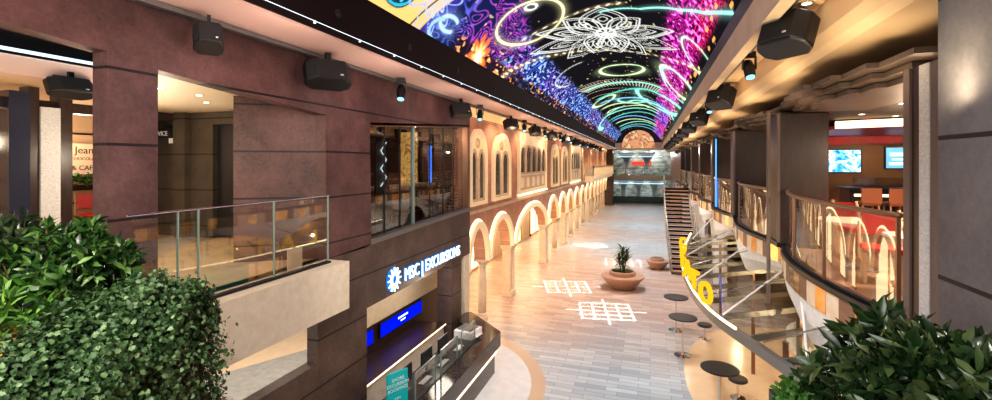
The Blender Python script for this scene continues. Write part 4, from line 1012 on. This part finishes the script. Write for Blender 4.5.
MB().box(-.26,.26,-.28,.28,0,.2).build('body', 'paper', pr_, bevel=.02); MB().box(-.2,.2,-.2,.2,.2,.24).build('lid', 'greymetal', pr_, bevel=.01); MB().box(.2,.34,-.16,.16,.06,.075).build('paper_tray', 'paper', pr_)
ts = thing('teal_sign', 'teal standing sign board with white lettering at the near end of the desk', 'sign', (-4.35,7.35,1.10), R(64))
MB().box(-.22,.22,-.02,.02,0,.62).build('board', 'teal', ts, bevel=.01); MB().box(-.18,.18,-.09,.09,0,.02).build('foot', 'greymetal', ts)
for k, s_ in enumerate(['SHORE','EXCURSION','BOOKINGS']): text_mesh('lettering', s_, .085, 'paper', ts, face_my(0,-.024,.46-k*.09), .002)
text_mesh('lettering', 'INFO', .06, 'paper', ts, face_my(0,-.024,.12), .002)
# ---- hall beyond the near-left opening
hc = thing('hall_column', 'broad column with dark glass side and white rough stone centre in the left hall', 'column', (-10,5.08,3.85))
MB().box(-.25,.05,-.47,-.20,0,2.85).build('dark_panel', pbr('slate_glass', (.035,.04,.065), .15), hc); MB().box(-.25,.02,-.20,-.06,0,2.95).build('wood_trim', 'darkwood', hc)
MB().box(-.25,.06,-.06,.22,0,2.62).build('stone_face', 'whitestone', hc); MB().box(-.25,.02,.22,.42,0,2.95).build('wood_trim', 'darkwood', hc)
struct('wall_hall_back', MB().box(-13.6,-13.4,-3,10,3.85,6.83), 'tan')
w = MB()
for z in (4.5,5.1,5.7,6.2): w.box(-13.4,-13.36,-3,10,z,z+.04)
struct('trim_26', w, 'darkwood')
hs = thing('wall_sign', 'brown shop sign with script lettering above the plants in the left hall', 'sign', (-13.0,7.45,5.35))
MB().box(-.05,0,-.42,.42,-.12,.62).build('sign_board', pbr('sign_tan', (.55,.36,.22), .5, emit=(.6,.4,.25), estr=.4), hs)
text_mesh('lettering', 'Jean', .24, 'darkwood', hs, face_px(.01,-.05,.38), .004); text_mesh('lettering', 'CHOCOLAT', .10, 'darkwood', hs, face_px(.01,-.05,.22), .004); text_mesh('lettering', '& CAFE', .16, 'darkwood', hs, face_px(.01,-.05,-.02), .004)
hp = thing('potted_plants', 'box of bright green plants on the shelf under the brown shop sign', 'plant', (-12.95,7.4,4.85))
MB().box(-.2,.2,-.55,.55,0,.12).build('trough', 'darkwood', hp)
m_ = MB()
for i in range(260):
    a = rnd.uniform(0,2*PI); e_ = rnd.uniform(-.2,1.3); blade(m_, (rnd.uniform(-.2,.2),rnd.uniform(-.5,.5),rnd.uniform(.1,.35)), (math.cos(a)*math.cos(e_),math.sin(a)*math.cos(e_),math.sin(e_)), .16, .06, .5)
m_.build('foliage', 'leaf_small', hp)
chair('red backed chair at the foot of the shop sign in the left hall', (-12.3,7.1,3.85), R(60), group='chairs in the left hall')
o = chair('dark backed chair beside the plum pillar in the left hall', (-11.6,7.6,3.85), R(90), seat='black', group='chairs in the left hall')
# ================================================================== SPEAKERS AND SPOTLIGHTS
def speaker_proto(label, loc, rz, group):
    t = thing('loudspeaker', label, 'loudspeaker', loc, rz, group)
    q_ = Matrix.Translation((0,0,-.2))@Matrix.Rotation(R(-24),4,'X')
    def tl(mb): mb.v = [tuple(q_@Vector(p)) for p in mb.v]; return mb
    pts = [(-.34,.10),(-.34,-.06),(-.22,-.19),(.22,-.19),(.34,-.06),(.34,.10),(.22,.20),(-.22,.20)]
    cb = tl(MB().prism(pts, 'z', -.19, .17)).build('cabinet', 'black', t, bevel=.03)
    tl(MB().prism([(-.33,-.075),(-.22,-.205),(.22,-.205),(.33,-.075),(.3,-.05),(-.3,-.05)], 'z', -.165, .145)).build('grille', 'blackg', cb)
    tl(MB().box(.12,.17,-.212,-.204,-.13,-.11)).build('badge', 'paper', cb)
    m_ = MB().box(-.04,.04,-.04,.04,.02,.14); m_.box(-.25,.25,-.02,.02,-.01,.03); m_.build('bracket', 'black', t)
    return t
def spot_proto(label, loc, rz, group):
    t = thing('spotlight', label, 'spotlight', loc, rz, group)
    m_ = MB().box(-.09,.09,-.06,.06,.021,.10); m_.build('ballast', 'black', t)
    m_ = MB(); m_.box(-.11,-.095,-.03,.03,-.2,.02); m_.box(.095,.11,-.03,.03,-.2,.02); m_.box(-.11,.11,-.03,.03,.0,.02); m_.build('yoke', 'black', t)
    m_ = MB(); m_.tube([(0,.08,-.06),(0,.02,-.16),(0,-.06,-.34)], [.07,.09,.085], 14); ho = m_.build('housing', 'black', t)
    m_ = MB(); m_.tube([(0,-.06,-.341),(0,-.062,-.345)], .072, 14); m_.build('lens', 'lens', ho)
    return t
SPL = [4.04,6.14,11.62,16.39,20.16,24.0,28.0,32.0,36.0,40.5,45,50]
SPT = [8.43,13.1,18.3,22.2,26.3,30.0,34.2,38.5,43]
sp0 = speaker_proto('first black loudspeaker under the left cornice, nearest the plum pillar', (-4.9,SPL[0],7.12), R(55), 'loudspeakers under the left cornice')
sp0.scale = (.46,.75,.78)
for i, y in enumerate(SPL[1:], 1): 
    o = dup(sp0, (-4.9,y,7.12), R(55), '%s black loudspeaker under the left cornice counting from the plum pillar' % ORD[i])
    o.scale = (1.05,1,1) if i == 1 else (.9,.9,.95)
sl0 = spot_proto('first cool lit spotlight under the left cornice, above the lounge window', (-4.9,SPT[0],7.16), R(20), 'spotlights under the left cornice')
for i, y in enumerate(SPT[1:], 1): dup(sl0, (-4.9,y,7.16), R(20), '%s cool lit spotlight under the left cornice counting from the lounge window' % ORD[i])
RS = [6.6,12.25,17.4,21.4,25.4,29.6,34,38.5,43,48]
for i, y in enumerate(RS): 
    o = dup(sp0, (1.62,y,7.34), R(-50), '%s black loudspeaker under the tan right soffit counting from the grey pier' % ORD[i], 'loudspeakers under the right soffit')
    o.scale = (1,1,1.25) if i else (.95,1.0,1.15)
for i, y in enumerate([8.9,14.6,19.4,23.5]): 
    dup(sl0, (1.62,y,7.31), R(10), '%s cool lit spotlight under the tan right soffit counting from the grey pier' % ORD[i], 'spotlights under the right soffit')
dup(sp0, (-8.98,4.92,6.88), R(90), 'black loudspeaker on the pink band of the left hall, above the white stone column', 'loudspeakers in the left hall', (.92,.8,.75))
struct('trim_27', MB().box(1.60,1.64,-3,YE,7.38,7.42), 'greymetal')
# small round fittings on dark band
for i, y in enumerate([5.4,7.4,9.6,12.2]):
    o = MB().lathe([(.07,0),(.07,.02),(.04,.04)],0,0,0,16).build('round_fitting', 'black'); o.rotation_euler = (0,R(85),0); o.location = (-4.15,y,7.6)
    tag(o, '%s small round black fitting on the maroon band under the screen' % ORD[i], 'fitting', 'round fittings on the maroon band')
# ================================================================== PLANTS IN FRONT
struct('floor_bridge', MB().prism([(-5.2,-3),(1.8,-3),(1.8,3.3),(.7,3.3),(.7,1.9),(-2.35,1.9),(-2.35,2.45),(-5.2,2.45)], 'z', 3.6, 3.85), 'deck')
def leaf_cloud(name, pts, normals, mat, parent, ln, wd, seed, droop=.3, fold=.15, tilt=.6, kind='lance'):
    r = np.random.RandomState(seed); n = len(pts)
    nrm = normals/np.linalg.norm(normals,axis=1)[:,None]
    rv = r.normal(size=(n,3)); d = nrm*r.uniform(.2,1.0,(n,1))*tilt+rv*.55; d[:,2] -= droop*r.rand(n); d /= np.linalg.norm(d,axis=1)[:,None]
    up = nrm+r.normal(size=(n,3))*.35; sd = np.cross(d, up); sd /= np.linalg.norm(sd,axis=1)[:,None]+1e-9; up = np.cross(sd, d)
    Ls = ln*r.uniform(.65,1.2,n)[:,None]; Ws = wd*r.uniform(.7,1.2,n)[:,None]
    if kind == 'lance': prof = [(0,.02,0),(.3,.42,.03),(.62,.5,.02),(1,.0,-.10)]
    else: prof = [(0,.06,0),(.22,.55,.03),(.5,.34,.02),(.62,.5,.0),(1,.0,-.06)]
    V = []; m_ = len(prof)
    for t_, w_, h_ in prof:
        c_ = pts+d*Ls*t_+up*Ls*h_
        V += [c_-sd*Ws*w_+up*Ws*fold*w_*2, c_, c_+sd*Ws*w_+up*Ws*fold*w_*2]
    V = np.stack(V, 1).reshape(-1,3); k = 3*m_
    base = np.arange(n)[:,None,None]*k
    q = []
    for i in range(m_-1):
        q += [[3*i,3*i+1,3*i+4,3*i+3],[3*i+1,3*i+2,3*i+5,3*i+4]]
    Q = (base+np.array(q)[None]).reshape(-1,4)
    me = bpy.data.meshes.new(name); me.vertices.add(len(V)); me.vertices.foreach_set('co', V.ravel().astype(np.float32))
    me.loops.add(Q.size); me.loops.foreach_set('vertex_index', Q.ravel().astype(np.int32)); me.polygons.add(len(Q))
    me.polygons.foreach_set('loop_start', (np.arange(len(Q))*4).astype(np.int32)); me.polygons.foreach_set('loop_total', np.full(len(Q),4,np.int32)); me.polygons.foreach_set('use_smooth', [True]*len(Q))
    me.update(calc_edges=True); me.materials.append(M[mat])
    o = bpy.data.objects.new(name, me); C.objects.link(o); o.parent = parent; return o
# ivy hedge: a drooping mound along the left planter
iv = thing('ivy_hedge', 'thick cascade of small leaved ivy spilling over the left planter edge', 'ivy', (-3.10,1.25,3.85))
r = np.random.RandomState(5); n = 62000
ax0 = np.array([.10,-1.3,-.30]); ax1 = np.array([-.01,.80,.52])
t_ = r.rand(n); t_ = t_; th_ = r.uniform(-.5*PI-.3, 1.35*PI, n); 
c_ = ax0+(ax1-ax0)*np.clip(t_/.80,0,1)[:,None]
endc = t_ > .80; 
dirs = np.stack([np.sin(th_), np.zeros(n), np.cos(th_)], 1)
# rounded end cap
phi = np.where(endc, r.uniform(0,PI/2,n), 0); dirs = dirs*np.cos(phi)[:,None]+np.stack([np.zeros(n),np.sin(phi),np.zeros(n)],1); c_[endc] = ax1
lump = .07*np.sin(c_[:,1]*7+dirs[:,0]*5)+.05*np.sin(dirs[:,0]*11+dirs[:,1]*9+c_[:,1]*13)
rad = .41+lump*.7+r.normal(0,.035,n)-.10*(r.rand(n)**3)
rad = rad*(1-.12*np.clip(dirs[:,2],0,1)); pts = c_+dirs*rad[:,None]; low = dirs[:,2] < 0.05
hang = r.rand(n)*1.6; pts[low,2] = c_[low,2]-hang[low]*.95+.05*np.sin(pts[low,1]*17); pts[low,0] = c_[low,0]+np.sign(dirs[low,0])*(rad[low]*.97+.07*np.sin(hang[low]*2.2)-.10*hang[low]); 
pts[low & endc,0] = (c_+dirs*rad[:,None]*1.02)[low & endc,0]; h_ = np.hypot(dirs[:,0],dirs[:,1])+1e-6
m_l = low & endc; pts[m_l,0] = c_[m_l,0]+dirs[m_l,0]/h_[m_l]*(rad[m_l]+.07*np.sin(hang[m_l]*2.2)-.10*hang[m_l]); pts[m_l,1] = c_[m_l,1]+dirs[m_l,1]/h_[m_l]*(rad[m_l]+.07*np.sin(hang[m_l]*2.2)-.10*hang[m_l])
nr_ = dirs.copy(); nr_[low,2] = .2
leaf_cloud('foliage', pts, nr_, 'leaf_ivy', iv, .031, .030, 8, droop=.9, tilt=.5, kind='ivy')
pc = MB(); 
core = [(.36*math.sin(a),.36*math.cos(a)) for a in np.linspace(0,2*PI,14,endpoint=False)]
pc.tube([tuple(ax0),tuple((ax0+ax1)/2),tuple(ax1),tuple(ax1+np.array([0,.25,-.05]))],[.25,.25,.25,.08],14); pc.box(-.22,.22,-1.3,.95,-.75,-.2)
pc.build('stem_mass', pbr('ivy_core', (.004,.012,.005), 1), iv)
vn = MB()
for i in range(60):
    a = rnd.uniform(-1.2,1.6); x = ax1[0]+.36*math.cos(a); y = ax1[1]+.36*math.sin(a); z0 = .35; ln = rnd.uniform(.7,1.5)
    vn.tube([(x,y,z0),(x+rnd.uniform(-.03,.03),y+rnd.uniform(-.03,.03),z0-ln*.5),(x*.98+rnd.uniform(-.05,.05),y+rnd.uniform(-.05,.05),z0-ln)], .003, 4)
vn.build('trailing_stem', 'bark', iv)
def shrub(name, label, center, radii, nros, per, ln, wd, mat, seed, base_z, zmin=-.45, tilt=.9, ztwist=.5):
    t = thing(name, label, 'shrub', (center[0],center[1],base_z))
    r = np.random.RandomState(seed); pts = []; nr = []
    cz = center[2]-base_z
    br = MB()
    for i in range(nros):
        u = r.normal(size=3); u /= np.linalg.norm(u); 
        if u[2] < zmin: u[2] = -u[2]
        k = r.uniform(.72,1.04); p = u*np.array(radii)*k*(1+.12*math.sin(u[0]*7+seed)+.10*math.sin(u[1]*9+u[2]*5))+np.array([0,0,cz])
        if i % 3 == 0: br.tube([(0,0,.0),(p[0]*.5,p[1]*.5,cz*.5),tuple(p)], [.012,.008,.004], 4)
        ax = u*.7+np.array([0,0,.45])
        for j in range(per):
            a = 2*PI*j/per+r.rand()*.8; e1 = np.cross(ax,[.3,.5,.8]); e1 /= np.linalg.norm(e1); e2 = np.cross(ax,e1); e2 /= np.linalg.norm(e2)
            s_ = r.uniform(.5,1.4); dd_ = ax*.8+(e1*math.cos(a)+e2*math.sin(a))*s_
            pts.append(p+r.normal(0,.012,3)); nr.append(dd_)
    pts = np.array(pts); nr = np.array(nr)
    leaf_cloud('foliage', pts, nr, mat, t, ln, wd, seed+1, droop=.35, tilt=2.2)
    br.build('branches', 'bark', t)
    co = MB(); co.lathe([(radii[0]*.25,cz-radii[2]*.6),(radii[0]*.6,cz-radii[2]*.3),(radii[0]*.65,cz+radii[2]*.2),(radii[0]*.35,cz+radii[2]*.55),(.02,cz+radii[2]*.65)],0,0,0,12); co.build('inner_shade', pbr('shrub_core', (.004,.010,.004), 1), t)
    return t
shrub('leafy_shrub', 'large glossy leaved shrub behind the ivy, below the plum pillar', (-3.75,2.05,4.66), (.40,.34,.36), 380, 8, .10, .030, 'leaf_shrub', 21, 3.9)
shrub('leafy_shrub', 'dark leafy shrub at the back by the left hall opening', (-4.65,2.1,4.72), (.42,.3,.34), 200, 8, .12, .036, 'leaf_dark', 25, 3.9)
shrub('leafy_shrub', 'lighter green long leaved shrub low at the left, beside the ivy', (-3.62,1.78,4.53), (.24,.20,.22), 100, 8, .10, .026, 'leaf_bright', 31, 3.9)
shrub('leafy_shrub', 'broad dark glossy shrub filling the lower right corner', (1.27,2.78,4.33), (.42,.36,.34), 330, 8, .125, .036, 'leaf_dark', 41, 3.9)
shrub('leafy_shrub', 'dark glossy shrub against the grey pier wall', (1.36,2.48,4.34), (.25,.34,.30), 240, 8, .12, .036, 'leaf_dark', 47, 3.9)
shrub('small_leaved_bush', 'light green small leaved bush left of the dark glossy shrub', (.80,2.84,4.13), (.17,.18,.16), 260, 6, .040, .026, 'leaf_small', 53, 3.9)
pl_ = thing('planter_trough', 'dark maroon planter trough under the left shrubs and ivy', 'planter', (-3.7,1.4,3.85))
m_ = MB(); m_.ring([(-1.4,-1.6),(.55,-1.6),(.55,.85),(-1.4,.85)], [(-1.34,-1.54),(.49,-1.54),(.49,.79),(-1.34,.79)], 'z', 0, .42); m_.box(-1.34,.49,-1.54,.79,0,.02); m_.build('trough_wall', pbr('maroon_planter', (.06,.012,.014), .3), pl_)
MB().box(-1.33,.48,-1.53,.78,.02,.38).build('soil', 'soil', pl_)
m_ = MB()
for i in range(30): 
    x, y = rnd.uniform(.0,.42), rnd.uniform(-.2,.5); m_.lathe([(.03,.385),(.045,.40),(.02,.42)], x, y, 0, 6)
m_.build('red_mulch', 'redglow', pl_)
pr2 = thing('planter_trough', 'dark planter trough under the right hand shrubs beside the pier', 'planter', (1.2,2.8,3.85))
m_ = MB(); m_.ring([(-.5,-.35),(.58,-.35),(.58,.45),(-.5,.45)], [(-.45,-.3),(.53,-.3),(.53,.4),(-.45,.4)], 'z', 0, .25); m_.build('trough_wall', 'black', pr2); MB().box(-.45,.53,-.3,.4,0,.2).build('soil', 'soil', pr2)
# ================================================================== LIGHTS
def area(loc, sx, sy, e, col=(1,.85,.7), rot=(0,0,0)):
    l = bpy.data.lights.new('area_light', 'AREA'); l.shape = 'RECTANGLE'; l.size = sx; l.size_y = sy; l.energy = e; l.color = col
    o = bpy.data.objects.new('area_light', l); C.objects.link(o); o.location = loc; o.rotation_euler = rot; return o
def point(loc, e, col=(1,.82,.6), r_=.15):
    l = bpy.data.lights.new('point_light', 'POINT'); l.energy = e; l.color = col; l.shadow_soft_size = r_
    o = bpy.data.objects.new('point_light', l); C.objects.link(o); o.location = loc; return o
def spot(loc, tgt, e, ang=100, col=(1,.9,.8), r_=.1, blend=.8):
    l = bpy.data.lights.new('spot_light', 'SPOT'); l.energy = e; l.color = col; l.shadow_soft_size = r_; l.spot_size = R(ang); l.spot_blend = blend
    o = bpy.data.objects.new('spot_light', l); C.objects.link(o); o.location = loc
    o.rotation_euler = (Vector(tgt)-Vector(loc)).to_track_quat('-Z','Y').to_euler(); return o
for y in (6,11,16,22,29,37,46,56):
    spot((-1.0,y,9.2), (-.8,y+.5,0), 950 if y > 12 else 700, 90, (.97,.95,1), .4)
for y in (15.5,19,23.5,28,33,38,44,50,57):      # arcade wall wash from the cornice; unseen upward spots added for the ribbed strip
    spot((-4.45,y,7.2), (-5.6,y,4.4), 105, 110, (1,.76,.50), .1); spot((-4.75,y+1,6.5), (-5.5,y+1,7.2), 16, 160, (1,.8,.5), .1)
for y in (14.2,16.7,20.2,23.2,26.6,29.8,33,37,42,48,54,60):
    point((-7.4,y,3.2), 62, (1,.80,.50), .2)
# left facade washes
for y in (1.5,4.5,7.5,10.5): spot((-2.6,y-1,6.6), (-5.25,y+.5,5.4), 105, 110, (1,.83,.80), .6)
spot((-2.8,5.5,5.2), (-5.25,9,2.8), 90, 100, (1,.9,.8), .3)
for x, y in ((-8.5,6.0),(-7.5,4.9),(-6.3,4.0)): point((x,y,5.6), 50, (1,.85,.64), .04)
for x, y in ((-10.6,1.5),(-12,4),(-12.4,7)): point((x,y,5.9), 30, (1,.8,.6), .15)
for x, y in ((-7.2,9.0),(-8.2,12),(-7.6,14.2),(-6.2,11.5)): point((x,y,6.3), 42, (1,.76,.50), .05)
point((-5.6,8.6,2.6), 30, (1,.85,.7), .2); point((-5.0,10.6,2.4), 35, (1,.88,.75), .3)
for x, y in ((-8,3),(-9,9.5),(-11,6)): point((x,y,2.7), 150, (1,.94,.82), .2)
for x in (4.9,6.2,7.4): spot((x,14.9,6.3), (x,16.5,5.2), 90, 120, (1,.75,.5), .05)
for x, y in ((3.6,6.6),(3.9,8.6),(4.6,10.6)): point((x,y,5.75), 26, (1,.76,.52), .04)
# right: unseen spots added to brighten the soffit, then terrace, canopy
for y in (3.5,6,8.5,11.5,15,19,24,31,40): spot((1.75,y,5.9), (2.1,y+.4,7.3), 52, 150, (1,.80,.50), .25)
for x, y in ((4.2,7.5),(5.2,9.8),(4.6,12.2),(7.0,11.5),(6.2,15.2),(4.0,17.5),(4,22.5),(4,28)): spot((x,y,6.40), (x,y+.01,4), 620, 155, (1,.76,.52), .05)
for x, y in ((3.6,9.0),(3.9,12.6),(3.6,16.2),(3.4,21)): point((x,y,2.4), 50, (1,.72,.38), .05)
for y in (7.5,10.5,14,18,23): spot((.2,y-1,3.3), (2.5,y,3.2), 34, 110, (1,.93,.85), .3)  # low spots with no fitting, added to lift the white skirt out of shadow
for y in (8,12,17,23): spot((.6,y,7.2), (2.4,y,3.2), 90, 90, (1,.92,.85), .06)
point((1.7,27.5,6.2), 60, (1,.85,.65), .05); point((3.4,25,2), 25, (1,.6,.4), .05)
for x in (-3.5,0.5): point((x,YE+3.5,2.9), 300, (.85,.95,1), .3); point((x,YE+3.5,6.9), 300, (.9,.95,1), .3)
# plants: key from above and behind the viewer
spot((-1.6,-1.0,7.8), (-3.3,1.8,4.5), 420, 80, (1,.96,.88), .12); spot((.2,.3,7.6), (1.3,2.8,4.3), 300, 80, (1,.96,.9), .12); spot((-2.0,1.2,7.1), (-3.6,1.8,4.6), 150, 90, (1,.9,.85), .1)
point((-3.5,1.6,4.40), 2.5, (1,.08,.04), .03)
spot((-4.2,2.2,6.6), (2.4,3.0,5.5), 30, 80, (.9,.93,1), 1.2)
# gobo projectors throwing lattice patterns on the floor
def gobo(loc, tgt, e, rot):
    o = spot(loc, tgt, e, 36, (.95,.97,1), .004, .1); l = o.data; l.use_nodes = True; nt = l.node_tree
    em = [n for n in nt.nodes if n.type == 'EMISSION'][0]
    tc = nt.nodes.new('ShaderNodeTexCoord'); sp = nt.nodes.new('ShaderNodeSeparateXYZ'); L(nt, tc.outputs['Normal'], sp.inputs[0])
    def mth(op, a, b=None, c=None):
        n_ = nt.nodes.new('ShaderNodeMath'); n_.operation = op
        for i, v in enumerate((a,b,c)):
            if v is None: continue
            if isinstance(v, (int,float)): n_.inputs[i].default_value = v
            else: L(nt, v, n_.inputs[i])
        return n_.outputs[0]
    u = mth('DIVIDE', sp.outputs['X'], sp.outputs['Z']); v = mth('DIVIDE', sp.outputs['Y'], sp.outputs['Z'])
    ca, sa = math.cos(rot), math.sin(rot)
    u2 = mth('ADD', mth('MULTIPLY', u, ca), mth('MULTIPLY', v, -sa)); v2 = mth('ADD', mth('MULTIPLY', u, sa), mth('MULTIPLY', v, ca))
    def lines(q, fr):
        f_ = mth('FRACT', mth('ADD', mth('MULTIPLY', q, fr), 20.5)); return mth('LESS_THAN', mth('ABSOLUTE', mth('SUBTRACT', f_, .5)), .085)
    lu, lv = lines(u2, 17), lines(v2, 17)
    inb = mth('MULTIPLY', mth('LESS_THAN', mth('ABSOLUTE', u2), .125), mth('LESS_THAN', mth('ABSOLUTE', v2), .125))
    inb2 = mth('MULTIPLY', mth('LESS_THAN', mth('ABSOLUTE', u2), .19), mth('LESS_THAN', mth('ABSOLUTE', v2), .19))
    core = mth('MULTIPLY', mth('MAXIMUM', lu, lv), inb)
    ext = mth('MULTIPLY', mth('MULTIPLY', inb2, mth('MAXIMUM', mth('MULTIPLY', lu, mth('LESS_THAN', mth('ABSOLUTE', u2), .02)), mth('MULTIPLY', lv, mth('LESS_THAN', mth('ABSOLUTE', v2), .02)))), 1)
    st_ = mth('MULTIPLY', mth('MAXIMUM', core, ext), 1.0); L(nt, st_, em.inputs['Strength'])
for (x, y), rt in (((-3.5,20.4),.5),((-1.55,17.5),.6),((-3.8,31.2),.4),((-1.4,26.3),.7)):
    gobo((max(x+.6,-3.2),y-.6,7.7), (x,y,0), 10000 if y < 22 else 5000, rt)
area((-1.5,-2.6,6.2), 6, 3, 300, (1,.96,.9), (R(80),0,0))  # unseen soft fill behind the camera, added to lift the near end
for y in (2,4.5,7,10,13,17,22,28,36,46,56): spot((-3.9,y,6.2), (-4.85,y+.3,7.27), 30, 150, (1,.76,.64), .15)  # unseen upward spots in mid-air, added to brighten the rose soffit
for y in (22,28,34,41,49,58): spot((-1.2,y,7.6), (-1.2,y+.5,0), 700, 120, (.86,.95,1), .3)
# world
wd = bpy.data.worlds.new('world'); bpy.context.scene.world = wd; wd.use_nodes = True
bg = [n for n in wd.node_tree.nodes if n.type == 'BACKGROUND'][0]; bg.inputs[0].default_value = (1,.92,.86,1); bg.inputs[1].default_value = .5
# camera
cam = bpy.data.cameras.new('camera'); co = bpy.data.objects.new('camera', cam); C.objects.link(co)
cam.sensor_width = 36; cam.lens = 460*36/992; cam.shift_y = -37/992; cam.clip_end = 300; cam.clip_start = .05
co.location = (0,0,EYE); co.rotation_euler = (PI/2,0,math.atan(154/460))
sc_ = bpy.context.scene; sc_.camera = co
sc_.view_settings.view_transform = 'Standard'; sc_.view_settings.look = 'Medium High Contrast'; sc_.view_settings.exposure = .3
cy = sc_.cycles; cy.max_bounces = 7; cy.diffuse_bounces = 3; cy.glossy_bounces = 4; cy.transparent_max_bounces = 12; cy.caustics_reflective = False; cy.caustics_refractive = False; cy.sample_clamp_indirect = 4; cy.use_denoising = True
